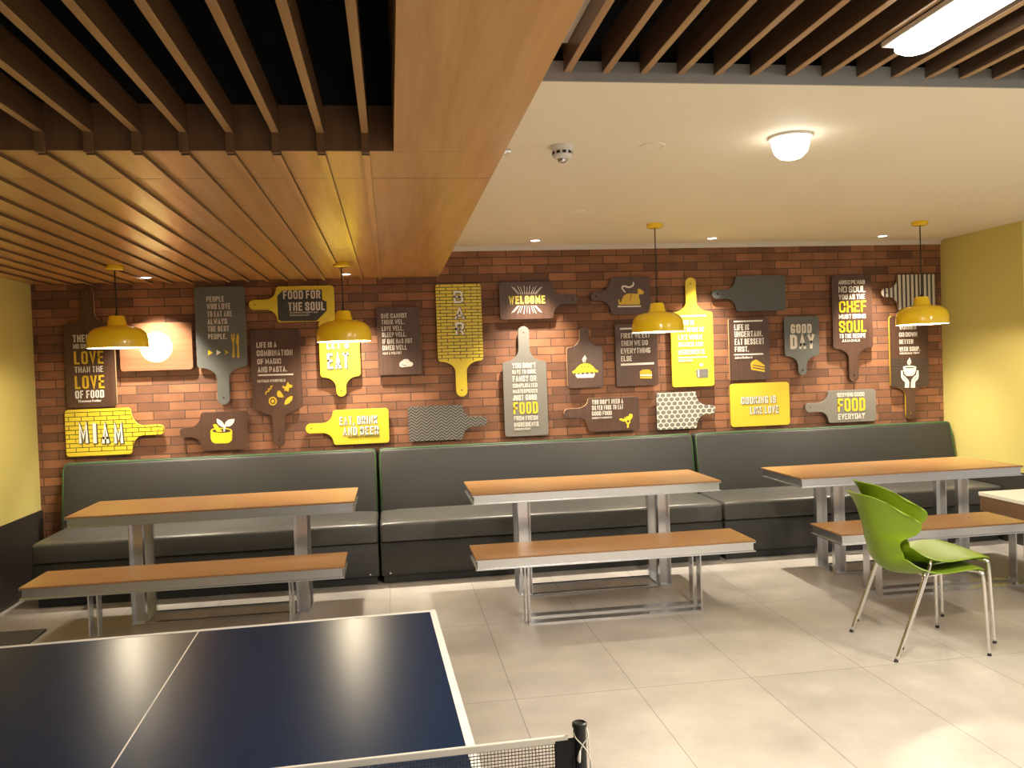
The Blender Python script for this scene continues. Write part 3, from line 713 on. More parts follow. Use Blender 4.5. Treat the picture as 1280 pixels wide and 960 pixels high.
# board table: size, handle, texts (string, x0, x1, z0, z1, colour, style) and motifs, metres from each board centre
BOARDS = [
 {'key': 'there', 'cx': -2.326, 'cz': 1.706, 'w': 0.373, 'h': 0.652, 'face': 'brown', 'edge': 'ply', 'style': 'round', 'handle': ('u', 0.617, -0.073, 0.027), 'texts': [('THERE IS', -0.1177, 0.1047, 0.1865, 0.2435, 'c', ''), ('NO SINCERER', -0.1174, 0.1051, 0.1359, 0.1718, 'c', ''), ('LOVE', -0.1152, 0.1013, 0.0136, 0.1147, 'm', ''), ('THAN THE', -0.1161, 0.1019, -0.0517, -0.0044, 'c', ''), ('LOVE', -0.1174, 0.1007, -0.1791, -0.0763, 'm', ''), ('OF FOOD', -0.1185, 0.1012, -0.2543, -0.1923, 'w', ''), ('Thomas Keller', -0.1009, 0.0758, -0.2853, -0.2657, 'w', '')], 'shapes': []},
 {'key': 'globe', 'cx': -1.828, 'cz': 1.84, 'w': 0.55, 'h': 0.378, 'face': 'walnut', 'edge': 'walnut', 'style': 'round', 'texts': [], 'shapes': [('p', 'poly', [(0.1252, -0.0075), (0.1229, -0.0263), (0.1176, -0.0446), (0.1094, -0.0618), (0.0986, -0.0776), (0.0854, -0.0916), (0.0701, -0.1034), (0.0531, -0.1127), (0.0349, -0.1194), (0.0159, -0.1232), (-0.0034, -0.124), (-0.0226, -0.1219), (-0.0412, -0.1168), (-0.0588, -0.109), (-0.0748, -0.0986), (-0.0889, -0.0859), (-0.1008, -0.0711), (-0.1102, -0.0547), (-0.1168, -0.0371), (-0.1205, -0.0186), (-0.1213, 0.0002), (-0.1189, 0.0189), (-0.1137, 0.0371), (-0.1056, 0.0543), (-0.0948, 0.07), (-0.0817, 0.084), (-0.0666, 0.0958), (-0.0497, 0.1051), (-0.0316, 0.1118), (-0.0126, 0.1157), (0.0067, 0.1166), (0.026, 0.1146), (0.0446, 0.1097), (0.0622, 0.1019), (0.0783, 0.0916), (0.0925, 0.0789), (0.1045, 0.0641), (0.114, 0.0477), (0.1207, 0.03), (0.1245, 0.0114)])]},
 {'key': 'miam', 'cx': -2.286, 'cz': 1.182, 'w': 0.49, 'h': 0.367, 'face': 'ybrick', 'edge': 'yellow', 'style': 'round', 'handle': ('r', 0.493, -0.052, 0.049), 'texts': [('M', -0.1473, -0.0725, -0.0828, 0.0755, 'w', 'o'), ('I', -0.0424, -0.0148, -0.0867, 0.0719, 'w', 'o'), ('A', 0.0224, 0.0829, -0.0906, 0.0683, 'w', 'o'), ('M', 0.1133, 0.1872, -0.0953, 0.0639, 'w', 'o')], 'shapes': []},
 {'key': 'people', 'cx': -1.329, 'cz': 1.981, 'w': 0.389, 'h': 0.647, 'face': 'slate', 'edge': 'slate', 'style': 'round', 'handle': ('d', -0.621, -0.046, 0.052), 'texts': [('PEOPLE', -0.1007, 0.033, 0.2031, 0.2469, 'c', ''), ('WHO LOVE', -0.1003, 0.0872, 0.1438, 0.1892, 'c', ''), ('TO EAT ARE', -0.0999, 0.106, 0.0835, 0.1289, 'c', ''), ('ALWAYS', -0.0997, 0.0511, 0.0242, 0.0666, 'c', ''), ('THE BEST', -0.0992, 0.0686, -0.0347, 0.0092, 'c', ''), ('PEOPLE.', -0.1004, 0.0448, -0.0959, -0.0535, 'c', '')], 'shapes': [('y', 'poly', [(-0.1047, -0.1786), (-0.1066, -0.224), (-0.0691, -0.2032)]), ('w', 'poly', [(-0.0399, -0.1792), (-0.0433, -0.2261), (-0.0056, -0.2023)]), ('m', 'poly', [(0.0214, -0.1811), (0.0298, -0.202), (0.0197, -0.2237), (0.0524, -0.2027)]), ('m', 'poly', [(0.0767, -0.0579), (0.0825, -0.0566), (0.0825, -0.0912), (0.0874, -0.0928), (0.0903, -0.0547), (0.096, -0.0548), (0.0959, -0.093), (0.1009, -0.0917), (0.1024, -0.055), (0.108, -0.0574), (0.1043, -0.0955), (0.095, -0.132), (0.0957, -0.1835), (0.099, -0.2425), (0.0874, -0.2494), (0.0778, -0.2418), (0.0858, -0.1832), (0.0879, -0.1318), (0.0781, -0.0947)]), ('m', 'poly', [(0.1295, -0.0521), (0.1368, -0.0817), (0.1347, -0.1332), (0.1316, -0.1405), (0.1323, -0.192), (0.1346, -0.2422), (0.125, -0.2507), (0.116, -0.243), (0.121, -0.1917), (0.1216, -0.1402), (0.1134, -0.1325), (0.1163, -0.0959), (0.1218, -0.0666)])]},
 {'key': 'soul', 'cx': -0.66, 'cz': 2.152, 'w': 0.458, 'h': 0.29, 'face': 'yellow', 'edge': 'yellow', 'style': 'round', 'handle': ('l', -0.446, -0.039, 0.039), 'texts': [('FOOD FOR', -0.1744, 0.1291, 0.0398, 0.1077, 'c', 'o'), ('THE SOUL', -0.1386, 0.1612, -0.0558, 0.0134, 'c', 'o'), ('NATURE IS A NECESSITY AND', -0.1288, 0.0996, -0.0765, -0.0643, 'c', ''), ('COOKING IS AN ART', -0.1279, 0.0333, -0.0975, -0.0854, 'c', '')], 'shapes': [('d', 'poly', [(-0.2207, 0.0666), (-0.1777, 0.111), (0.1337, 0.1129), (0.1347, 0.03), (0.1674, 0.0122), (0.1658, -0.0609), (0.082, -0.1411), (-0.1994, -0.1378), (-0.2211, -0.1209)])]},
 {'key': 'pasta', 'cx': -0.912, 'cz': 1.62, 'w': 0.392, 'h': 0.659, 'face': 'brown', 'edge': 'brown', 'style': 'taper', 'handle': ('d', -0.621, -0.051, 0.049), 'texts': [('LIFE IS A', -0.1459, 0.0201, 0.1866, 0.2309, 'c', ''), ('COMBINATION', -0.1466, 0.1326, 0.1183, 0.1657, 'c', ''), ('OF MAGIC', -0.1445, 0.0462, 0.053, 0.0964, 'c', ''), ('AND PASTA.', -0.1441, 0.0909, -0.0124, 0.032, 'c', ''), ('NATHAN MYHRVOLD', -0.1508, 0.0714, -0.0938, -0.0716, 'c', '')], 'shapes': [('c', 'poly', [(-0.1439, -0.0285), (0.1328, -0.0303), (0.1324, -0.0424), (-0.1444, -0.0405)]), ('m', 'line', [(-0.0918, -0.1919, 0.0044), (-0.0831, -0.17, 0.0044), (-0.0633, -0.1657, 0.00441), (-0.0666, -0.1484, 0.0044), (-0.0469, -0.1471, 0.00441), (-0.0482, -0.1289, 0.00441), (-0.0323, -0.1255, 0.00441)]), ('m', 'poly', [(0.0433, -0.1263), (0.0675, -0.1353), (0.0868, -0.0955), (0.0979, -0.1162), (0.1222, -0.1252), (0.1185, -0.1423), (0.0967, -0.1445), (0.0876, -0.1766), (0.0712, -0.1659), (0.0543, -0.1703), (0.061, -0.1503), (0.0426, -0.1425)]), ('m', 'poly', [(0.0023, -0.1683), (0.0192, -0.1618), (0.0378, -0.1899), (0.0524, -0.2178), (0.0267, -0.2209), (0.0034, -0.2139), (-0.0036, -0.1933)]), ('m', 'poly', [(-0.0049, -0.249), (-0.0073, -0.261), (-0.0133, -0.2714), (-0.0223, -0.2789), (-0.033, -0.2827), (-0.0442, -0.2823), (-0.0546, -0.2776), (-0.0629, -0.2694), (-0.068, -0.2585), (-0.0695, -0.2464), (-0.0671, -0.2343), (-0.061, -0.2239), (-0.0521, -0.2164), (-0.0414, -0.2126), (-0.0302, -0.2131), (-0.0198, -0.2177), (-0.0115, -0.2259), (-0.0063, -0.2368)]), ('b', 'poly', [(-0.0156, -0.2485), (-0.0173, -0.2568), (-0.0213, -0.2639), (-0.0273, -0.2691), (-0.0344, -0.2717), (-0.0419, -0.2714), (-0.0488, -0.2682), (-0.0543, -0.2626), (-0.0578, -0.2551), (-0.0587, -0.2468), (-0.0571, -0.2385), (-0.0531, -0.2314), (-0.0471, -0.2262), (-0.04, -0.2236), (-0.0325, -0.2239), (-0.0256, -0.2271), (-0.0201, -0.2327), (-0.0166, -0.2402)]), ('m', 'poly', [(-0.0245, -0.2482), (-0.0254, -0.253), (-0.0278, -0.2571), (-0.0313, -0.2602), (-0.0356, -0.2617), (-0.04, -0.2615), (-0.0441, -0.2596), (-0.0473, -0.2564), (-0.0494, -0.252), (-0.0499, -0.2471), (-0.049, -0.2423), (-0.0466, -0.2382), (-0.0431, -0.2352), (-0.0389, -0.2336), (-0.0344, -0.2338), (-0.0304, -0.2357), (-0.0271, -0.239), (-0.025, -0.2433)]), ('m', 'poly', [(0.0538, -0.2818), (0.058, -0.2515), (0.0787, -0.227), (0.1039, -0.2128), (0.1216, -0.2135), (0.1145, -0.2436), (0.0918, -0.2681), (0.0697, -0.2794)])]},
 {'key': 'bowl', 'cx': -1.335, 'cz': 1.15, 'w': 0.359, 'h': 0.31, 'face': 'brown', 'edge': 'brown', 'style': 'round', 'handle': ('l', -0.343, -0.038, 0.037), 'texts': [], 'shapes': [('y', 'poly', [(-0.1068, 0.0065), (-0.0984, 0.0162), (-0.0837, 0.0222), (-0.0676, 0.0248), (-0.0194, 0.0233), (0.0095, 0.022), (0.035, 0.0168), (0.054, 0.0076), (0.06, -0.0044), (0.0579, -0.0547), (0.0538, -0.078), (0.0369, -0.0956), (0.0141, -0.1013), (-0.0759, -0.0986), (-0.0978, -0.0859), (-0.108, -0.0603)]), ('b', 'poly', [(0.0504, -0.0033), (0.0458, -0.0086), (0.033, -0.0129), (0.0136, -0.0156), (-0.0101, -0.0164), (-0.0352, -0.0153), (-0.0587, -0.0123), (-0.0777, -0.0078), (-0.09, -0.0024), (-0.0941, 0.0033), (-0.0896, 0.0085), (-0.0769, 0.0128), (-0.0575, 0.0155), (-0.0339, 0.0163), (-0.0088, 0.0152), (0.0147, 0.0122), (0.0338, 0.0078), (0.0462, 0.0024)]), ('y', 'poly', [(-0.0874, 0.0491), (-0.0759, 0.0576), (-0.0599, 0.0546), (-0.0447, 0.0338), (-0.0143, -0.0078), (-0.0577, -0.0074)]), ('w', 'poly', [(-0.0565, 0.0996), (-0.0422, 0.0946), (-0.0204, 0.0796), (-0.005, 0.0605), (0.0006, 0.0418), (-0.0048, 0.027), (-0.0222, 0.0345), (-0.044, 0.0505), (-0.0544, 0.071)]), ('w', 'poly', [(0.0833, 0.0911), (0.0757, 0.0636), (0.0604, 0.0442), (0.0389, 0.0317), (0.0164, 0.0344), (0.0062, 0.0215), (0.0035, -0.0069), (-0.0078, -0.0064), (-0.0039, 0.0253), (0.0025, 0.0484), (0.0147, 0.0713), (0.0347, 0.0872), (0.0574, 0.0912)])]},
 {'key': 'lets', 'cx': -0.403, 'cz': 1.779, 'w': 0.324, 'h': 0.459, 'face': 'yellow', 'edge': 'yellow', 'style': 'round', 'handle': ('d', -0.391, -0.048, 0.036), 'texts': [("LET'S", -0.102, 0.0898, 0.0004, 0.0904, 'w', 'o'), ('EAT', -0.1026, 0.0776, -0.1611, -0.0353, 'w', 'o')], 'shapes': []},
 {'key': 'cannot', 'cx': 0.081, 'cz': 1.828, 'w': 0.357, 'h': 0.558, 'face': 'brown', 'edge': 'brown', 'style': 'round', 'r': 0.012, 'texts': [('ONE CANNOT', -0.1405, 0.0752, 0.189, 0.2284, 'c', ''), ('THINK WEL.', -0.1391, 0.0512, 0.1379, 0.1773, 'c', ''), ('LOVE WELL.', -0.1377, 0.0458, 0.0848, 0.1242, 'c', ''), ('SLEEP WELL.', -0.1379, 0.0661, 0.0348, 0.0725, 'c', ''), ('IF ONE HAS NOT', -0.1365, 0.1221, -0.021, 0.0184, 'c', ''), ('DINED WELL', -0.1385, 0.0655, -0.0734, -0.0339, 'c', ''), ('MAN A WOLFIST', -0.1369, 0.0211, -0.1088, -0.0882, 'c', '')], 'shapes': [('c', 'poly', [(-0.0062, -0.1916), (0.0009, -0.1754), (0.0208, -0.163), (0.0309, -0.1536), (0.0505, -0.1509), (0.0699, -0.1549), (0.0822, -0.1716), (0.1046, -0.1822), (0.1073, -0.1987), (0.0937, -0.2133), (0.0546, -0.2146), (0.0155, -0.2185), (-0.0024, -0.2113)]), ('b', 'line', [(0.0165, -0.1923, 0.00195), (0.0291, -0.2019, 0.00292), (0.055, -0.2041, 0.00227)])]},
 {'key': 'bar', 'cx': 0.584, 'cz': 1.966, 'w': 0.379, 'h': 0.644, 'face': 'ybar', 'edge': 'yellow', 'style': 'round', 'handle': ('d', -0.618, -0.049, 0.055), 'texts': [('B', -0.04, 0.0382, 0.1615, 0.2619, 'w', 'o'), ('A', -0.0361, 0.0438, 0.0279, 0.1284, 'w', 'o'), ('R', -0.0355, 0.0357, -0.102, 0.0019, 'w', 'o')], 'shapes': []},
 {'key': 'drink', 'cx': -0.255, 'cz': 1.136, 'w': 0.453, 'h': 0.286, 'face': 'yellow', 'edge': 'yellow', 'style': 'round', 'handle': ('l', -0.446, -0.042, 0.035), 'texts': [('EAT, DRINK', -0.1726, 0.1503, 0.0186, 0.087, 'w', 'o'), ('AND BEER', -0.1474, 0.1504, -0.0677, 0.0008, 'w', 'o'), ('BURGER IS A GOOD FOOD', -0.1041, 0.1553, -0.0912, -0.0758, 'd', '')], 'shapes': []},
 {'key': 'herring', 'cx': 0.358, 'cz': 1.136, 'w': 0.452, 'h': 0.289, 'face': 'herring', 'edge': 'charcoal', 'style': 'round', 'handle': ('r', 0.43, -0.033, 0.039), 'texts': [], 'shapes': []},
 {'key': 'welcome', 'cx': 1.156, 'cz': 2.137, 'w': 0.458, 'h': 0.316, 'face': 'brown', 'edge': 'brown', 'style': 'round', 'handle': ('r', 0.441, -0.037, 0.044), 'texts': [('WELCOME', -0.1509, 0.1599, -0.029, 0.0386, 'g', 'ob')], 'shapes': [('c', 'line', [(-0.0701, 0.0548, 0.00212), (-0.121, 0.117, 0.00211)]), ('c', 'line', [(-0.0735, -0.0417, 0.00212), (-0.1286, -0.1016, 0.00212)]), ('c', 'line', [(-0.0582, 0.0545, 0.00212), (-0.106, 0.1115, 0.00212)]), ('c', 'line', [(-0.0615, -0.042, 0.00212), (-0.1133, -0.0968, 0.00212)]), ('c', 'line', [(-0.0442, 0.0542, 0.00212), (-0.0716, 0.1223, 0.00212)]), ('c', 'line', [(-0.0475, -0.0423, 0.00212), (-0.0797, -0.1092, 0.00212)]), ('c', 'line', [(-0.0285, 0.0539, 0.00212), (-0.0491, 0.1142, 0.00212)]), ('c', 'line', [(-0.0319, -0.0427, 0.00212), (-0.0566, -0.1021, 0.00212)]), ('c', 'line', [(-0.0117, 0.0535, 0.00212), (-0.0174, 0.1241, 0.00212)]), ('c', 'line', [(-0.0151, -0.0431, 0.00213), (-0.0257, -0.1134, 0.00212)]), ('c', 'line', [(0.0057, 0.0531, 0.00213), (0.0078, 0.1143, 0.00213)]), ('c', 'line', [(0.0023, -0.0435, 0.00213), (0.0002, -0.1048, 0.00213)]), ('c', 'line', [(0.0231, 0.0527, 0.00213), (0.0337, 0.1231, 0.00213)]), ('c', 'line', [(0.0197, -0.044, 0.00213), (0.0255, -0.1147, 0.00213)]), ('c', 'line', [(0.0399, 0.0523, 0.00213), (0.0647, 0.1119, 0.00213)]), ('c', 'line', [(0.0366, -0.0444, 0.00213), (0.0572, -0.105, 0.00213)]), ('c', 'line', [(0.0556, 0.052, 0.00213), (0.0879, 0.119, 0.00213)]), ('c', 'line', [(0.0523, -0.0447, 0.00213), (0.0799, -0.1132, 0.00213)]), ('c', 'line', [(0.0697, 0.0517, 0.00213), (0.1218, 0.1068, 0.00214)]), ('c', 'line', [(0.0664, -0.0451, 0.00213), (0.1146, -0.1025, 0.00214)]), ('c', 'line', [(0.0817, 0.0514, 0.00213), (0.1373, 0.1117, 0.00214)]), ('c', 'line', [(0.0784, -0.0454, 0.00213), (0.1297, -0.1081, 0.00214)])]},
 {'key': 'chicken', 'cx': 2.061, 'cz': 2.157, 'w': 0.356, 'h': 0.318, 'face': 'brown', 'edge': 'brown', 'style': 'round', 'handle': ('l', -0.35, -0.046, 0.03), 'texts': [], 'shapes': [('m', 'poly', [(-0.1093, -0.035), (-0.0981, -0.0288), (-0.0945, -0.0524), (-0.0859, -0.0612), (-0.076, -0.0272), (-0.0574, 0.0023), (-0.0259, 0.0179), (0.0139, 0.0179), (0.0626, 0.0125), (0.0675, 0.0296), (0.0639, 0.0532), (0.0862, 0.0579), (0.1014, 0.046), (0.1166, 0.0349), (0.1183, 0.0177), (0.1046, 0.0073), (0.0825, 0.0099), (0.0732, -0.0006), (0.0848, -0.0566), (0.0774, -0.0779), (-0.0952, -0.0759), (-0.1074, -0.0692)]), ('b', 'line', [(0.0138, 0.0136, 0.0031), (0.002, -0.0076, 0.0031), (-0.0013, -0.0439, 0.00177)]), ('c', 'poly', [(-0.1153, -0.084), (0.0905, -0.0864), (0.0901, -0.0992), (-0.1157, -0.0968)]), ('c', 'line', [(-0.0433, 0.0277, 0.00486), (-0.0688, 0.0582, 0.00574), (-0.0682, 0.0774, 0.00662), (-0.046, 0.0812, 0.00751), (-0.0153, 0.072, 0.00752), (0.0114, 0.0779, 0.00708), (0.0297, 0.0946, 0.0062), (0.0281, 0.1139, 0.00443)])]},
 {'key': 'masterpiece', 'cx': 1.121, 'cz': 1.309, 'w': 0.373, 'h': 0.631, 'face': 'grey', 'edge': 'grey', 'style': 'round', 'handle': ('u', 0.611, -0.052, 0.046), 'texts': [("YOU DON'T", -0.1069, 0.1024, 0.2592, 0.3028, 'w', ''), ('HAVE TO COOK', -0.1071, 0.1023, 0.2107, 0.2463, 'w', ''), ('FANCY OR', -0.1059, 0.1019, 0.146, 0.1945, 'w', ''), ('COMPLICATED', -0.1062, 0.1016, 0.0959, 0.1298, 'w', ''), ('MASTERPIECES', -0.1079, 0.1016, 0.049, 0.0813, 'w', ''), ('JUST GOOD', -0.1082, 0.1014, -0.0126, 0.0343, 'w', ''), ('FOOD', -0.108, 0.1016, -0.1275, -0.0272, 'y', ''), ('FROM FRESH', -0.106, 0.102, -0.1811, -0.1439, 'w', ''), ('INGREDIENTS', -0.1063, 0.1018, -0.2346, -0.1974, 'w', ''), ('GORDON COOK', -0.1044, 0.0347, -0.2624, -0.2462, 'w', '')], 'shapes': []},
 {'key': 'pie', 'cx': 1.643, 'cz': 1.556, 'w': 0.312, 'h': 0.349, 'face': 'brown', 'edge': 'ply', 'style': 'round', 'handle': ('u', 0.341, -0.048, 0.041), 'texts': [], 'shapes': [('y', 'poly', [(-0.1152, -0.0329), (-0.0903, -0.021), (-0.0699, 0.0038), (-0.043, 0.0252), (-0.0133, 0.0354), (0.0195, 0.0352), (0.0486, 0.0237), (0.0741, 0.002), (0.0914, -0.021), (0.1109, -0.0281), (0.1137, -0.0442), (0.102, -0.0486), (0.0858, -0.0433), (0.0724, -0.0492), (0.053, -0.0421), (0.033, -0.051), (0.0169, -0.0408), (-0.003, -0.0497), (-0.0224, -0.0426), (-0.0457, -0.0546), (-0.0584, -0.0445), (-0.0783, -0.0534), (-0.0911, -0.0434), (-0.1044, -0.0525)]), ('w', 'poly', [(-0.0884, -0.061), (-0.0733, -0.0504), (-0.059, -0.0611), (-0.0391, -0.0516), (-0.0231, -0.0618), (-0.0014, -0.0498), (0.0179, -0.0616), (0.0396, -0.0506), (0.0573, -0.0615), (0.079, -0.0494), (0.0858, -0.0625), (0.0694, -0.0907), (-0.073, -0.0881)]), ('b', 'line', [(-0.0325, -0.0007, 0.00294), (-0.0255, 0.0118, 0.00294)]), ('b', 'line', [(-0.0031, -0.0033, 0.00294), (-0.001, 0.011, 0.00294)]), ('b', 'line', [(0.0287, -0.0028, 0.00295), (0.0252, 0.0101, 0.00295)]), ('w', 'poly', [(-0.0011, 0.1069), (0.0067, 0.0939), (0.0159, 0.0744), (0.0073, 0.0619), (0.005, 0.0428), (-0.0032, 0.043), (-0.0009, 0.0622), (0.0045, 0.078), (-0.0075, 0.0624), (-0.0065, 0.0416), (-0.0163, 0.0435), (-0.0237, 0.0661), (-0.0183, 0.0803), (-0.0065, 0.0911)])]},
 {'key': 'first', 'cx': 2.101, 'cz': 1.647, 'w': 0.374, 'h': 0.533, 'face': 'brown', 'edge': 'brown', 'style': 'round', 'r': 0.015, 'texts': [('FIRST WE EAT', -0.1361, 0.1325, 0.1452, 0.1896, 'w', ''), ('THEN WE DO', -0.1382, 0.1117, 0.0813, 0.1257, 'w', ''), ('EVERYTHING', -0.1403, 0.1199, 0.0154, 0.0598, 'w', ''), ('ELSE', -0.1409, -0.0459, -0.0511, -0.0067, 'w', '')], 'shapes': [('w', 'poly', [(-0.1425, 0.2347), (0.1383, 0.2368), (0.1378, 0.2219), (-0.143, 0.2199)]), ('w', 'poly', [(-0.144, -0.0708), (0.1509, -0.0676), (0.1503, -0.0857), (-0.1446, -0.0888)]), ('m', 'poly', [(0.0212, -0.1671), (0.022, -0.1424), (0.0498, -0.1269), (0.1044, -0.1288), (0.1278, -0.1461), (0.1288, -0.171)]), ('w', 'poly', [(0.0229, -0.1688), (0.1287, -0.1726), (0.1283, -0.1859), (0.0224, -0.182)]), ('m', 'poly', [(0.0223, -0.1853), (0.1282, -0.1892), (0.1276, -0.2073), (0.0217, -0.2035)])]},
 {'key': 'fork', 'cx': 1.881, 'cz': 1.145, 'w': 0.454, 'h': 0.288, 'face': 'brown', 'edge': 'ply', 'style': 'round', 'handle': ('l', -0.435, -0.011, 0.067), 'texts': [("YOU DON'T NEED A", -0.1884, 0.1032, 0.0915, 0.1309, 'w', ''), ('SILVER FORK TO EAT', -0.19, 0.1152, 0.042, 0.0814, 'w', ''), ('GOOD FOOD', -0.1917, -0.0134, -0.0046, 0.0315, 'w', ''), ('ROBERT HARRISON', -0.193, -0.0147, -0.0325, -0.0177, 'w', '')], 'shapes': [('y', 'poly', [(0.046, -0.0508), (0.0508, -0.0395), (0.0656, -0.0373), (0.0861, -0.0439), (0.1009, -0.0417), (0.0895, -0.0297), (0.1013, -0.0288), (0.1129, -0.0365), (0.1105, -0.0192), (0.1251, -0.0255), (0.1343, -0.0144), (0.1377, -0.0031), (0.1525, -0.0009), (0.1656, -0.01), (0.1665, -0.0273), (0.1571, -0.0441), (0.1434, -0.055), (0.1441, -0.0781), (0.1319, -0.089), (0.1279, -0.1219), (0.1131, -0.1226), (0.1142, -0.0882), (0.1042, -0.0792), (0.1031, -0.0648), (0.0795, -0.0652), (0.065, -0.0573)]), ('b', 'poly', [(0.1336, -0.0661), (0.1328, -0.0698), (0.1309, -0.073), (0.1281, -0.0753), (0.1247, -0.0765), (0.1211, -0.0763), (0.1177, -0.0749), (0.1151, -0.0723), (0.1134, -0.0689), (0.1129, -0.0652), (0.1136, -0.0615), (0.1155, -0.0583), (0.1184, -0.056), (0.1218, -0.0548), (0.1254, -0.055), (0.1287, -0.0564), (0.1314, -0.059), (0.1331, -0.0623)])]},
 {'key': 'tall', 'cx': 2.602, 'cz': 1.679, 'w': 0.382, 'h': 0.649, 'face': 'yellow', 'edge': 'yellow', 'style': 'round', 'handle': ('u', 0.623, -0.059, 0.05), 'texts': [('FOOD IS', -0.1221, 0.0228, 0.2118, 0.2531, 'w', ''), ('THE SPICE OF', -0.124, 0.1209, 0.1509, 0.1906, 'w', ''), ('LIFE WHEN', -0.126, 0.0939, 0.0853, 0.1274, 'w', ''), ('SHARED AND', -0.1279, 0.1003, 0.0239, 0.0637, 'w', ''), ('INGREDIENTS', -0.13, 0.1066, -0.0438, -0.0001, 'w', ''), ('GOOD COOK', -0.1323, 0.0003, -0.1057, -0.0843, 'w', '')], 'shapes': [('w', 'poly', [(-0.1243, 0.2963), (0.1331, 0.2961), (0.1328, 0.2841), (-0.1247, 0.2844)]), ('w', 'poly', [(-0.1314, -0.063), (0.1305, -0.0652), (0.1302, -0.0756), (-0.1317, -0.0733)]), ('s', 'poly', [(0.0312, -0.1744), (0.1356, -0.1724), (0.1349, -0.2484), (0.043, -0.2498), (0.0292, -0.2405)]), ('w', 'poly', [(0.0419, -0.1796), (0.0544, -0.1792), (0.0541, -0.2422), (0.0433, -0.2426)]), ('s', 'poly', [(0.0115, -0.192), (0.0306, -0.1927), (0.0305, -0.1983), (0.0113, -0.1976)]), ('s', 'poly', [(0.1349, -0.1932), (0.1517, -0.1938), (0.1515, -0.1994), (0.1348, -0.1988)]), ('w', 'poly', [(0.0932, -0.1366), (0.0921, -0.1415), (0.089, -0.1457), (0.0845, -0.1488), (0.079, -0.1503), (0.0732, -0.1501), (0.0678, -0.1482), (0.0635, -0.1449), (0.0607, -0.1404), (0.0599, -0.1355), (0.061, -0.1306), (0.0641, -0.1264), (0.0686, -0.1234), (0.0741, -0.1218), (0.0799, -0.122), (0.0853, -0.1239), (0.0896, -0.1273), (0.0924, -0.1317)])]},
 {'key': 'honey', 'cx': 2.442, 'cz': 1.151, 'w': 0.359, 'h': 0.319, 'face': 'honey', 'edge': 'charcoal', 'style': 'round', 'r': 0.012, 'handle': ('r', 0.355, -0.046, 0.037), 'texts': [], 'shapes': []},
 {'key': 'chevron', 'cx': 3.241, 'cz': 2.151, 'w': 0.462, 'h': 0.311, 'face': 'chevron', 'edge': 'charcoal', 'style': 'round', 'handle': ('l', -0.446, -0.043, 0.033), 'texts': [], 'shapes': []},
 {'key': 'dessert', 'cx': 3.124, 'cz': 1.663, 'w': 0.374, 'h': 0.538, 'face': 'brown', 'edge': 'ply', 'style': 'round', 'r': 0.012, 'texts': [('LIFE IS', -0.1355, 0.0059, 0.1701, 0.2204, 'w', ''), ('UNCERTAIN.', -0.1354, 0.1232, 0.1097, 0.16, 'w', ''), ('EAT DESSERT', -0.1356, 0.148, 0.0421, 0.0958, 'w', ''), ('FIRST.', -0.1359, -0.0086, -0.0194, 0.0276, 'w', ''), ('Jake Bollard', -0.1416, 0.0247, -0.0803, -0.0602, 'w', '')], 'shapes': [('w', 'poly', [(-0.1394, 0.2534), (0.1275, 0.2542), (0.1272, 0.241), (-0.1398, 0.2403)]), ('w', 'poly', [(-0.1446, -0.0376), (0.126, -0.0385), (0.1256, -0.0503), (-0.145, -0.0494)]), ('m', 'poly', [(0.0051, -0.1267), (0.0195, -0.1075), (0.0583, -0.0903), (0.1369, -0.1444), (0.1351, -0.1563), (0.0257, -0.134), (0.0255, -0.1419), (0.1362, -0.1675), (0.1359, -0.1774), (0.0236, -0.157), (0.0234, -0.1656), (0.1369, -0.1893), (0.1351, -0.2038), (0.0105, -0.1796)])]},
 {'key': 'cooking', 'cx': 3.209, 'cz': 1.175, 'w': 0.549, 'h': 0.38, 'face': 'yellow', 'edge': 'yellow', 'style': 'round', 'r': 0.03, 'texts': [('COOKING IS', -0.1778, 0.1551, 0.0082, 0.0723, 'w', 'o'), ('LIKE LOVE', -0.0971, 0.1849, -0.0821, -0.0162, 'w', 'o')], 'shapes': []},
 {'key': 'goodday', 'cx': 3.615, 'cz': 1.763, 'w': 0.326, 'h': 0.35, 'face': 'slate', 'edge': 'slate', 'style': 'round', 'handle': ('d', -0.347, -0.043, 0.046), 'texts': [('GOOD', -0.103, 0.0948, 0.0268, 0.1081, 'c', 'b'), ('DAY', -0.1119, 0.1181, -0.1115, 0.0159, 'c', 'b')], 'shapes': []},
 {'key': 'chef', 'cx': 4.103, 'cz': 1.968, 'w': 0.384, 'h': 0.655, 'face': 'brown', 'edge': 'brown', 'style': 'round', 'handle': ('d', -0.623, -0.06, 0.05), 'texts': [('AIREC PE HAS', -0.1275, 0.1333, 0.2455, 0.2811, 'w', ''), ('NO SOUL', -0.1292, 0.1335, 0.1724, 0.2276, 'w', ''), ('YOU AS THE', -0.1292, 0.1317, 0.11, 0.1545, 'w', ''), ('CHEF', -0.1277, 0.1313, -0.0042, 0.0957, 'y', ''), ('MUST BRING', -0.132, 0.129, -0.0613, -0.022, 'w', ''), ('SOUL', -0.1326, 0.1266, -0.1827, -0.0809, 'y', ''), ('TO THE RECIPE', -0.1329, 0.1263, -0.2345, -0.1952, 'w', ''), ('JULIA CHILD', -0.1111, 0.0654, -0.2679, -0.2465, 'w', '')], 'shapes': []},
 {'key': 'stripe', 'cx': 4.731, 'cz': 2.13, 'w': 0.365, 'h': 0.317, 'face': 'stripe', 'edge': 'stripeedge', 'style': 'round', 'r': 0.01, 'handle': ('l', -0.344, -0.043, 0.042), 'texts': [], 'shapes': []},
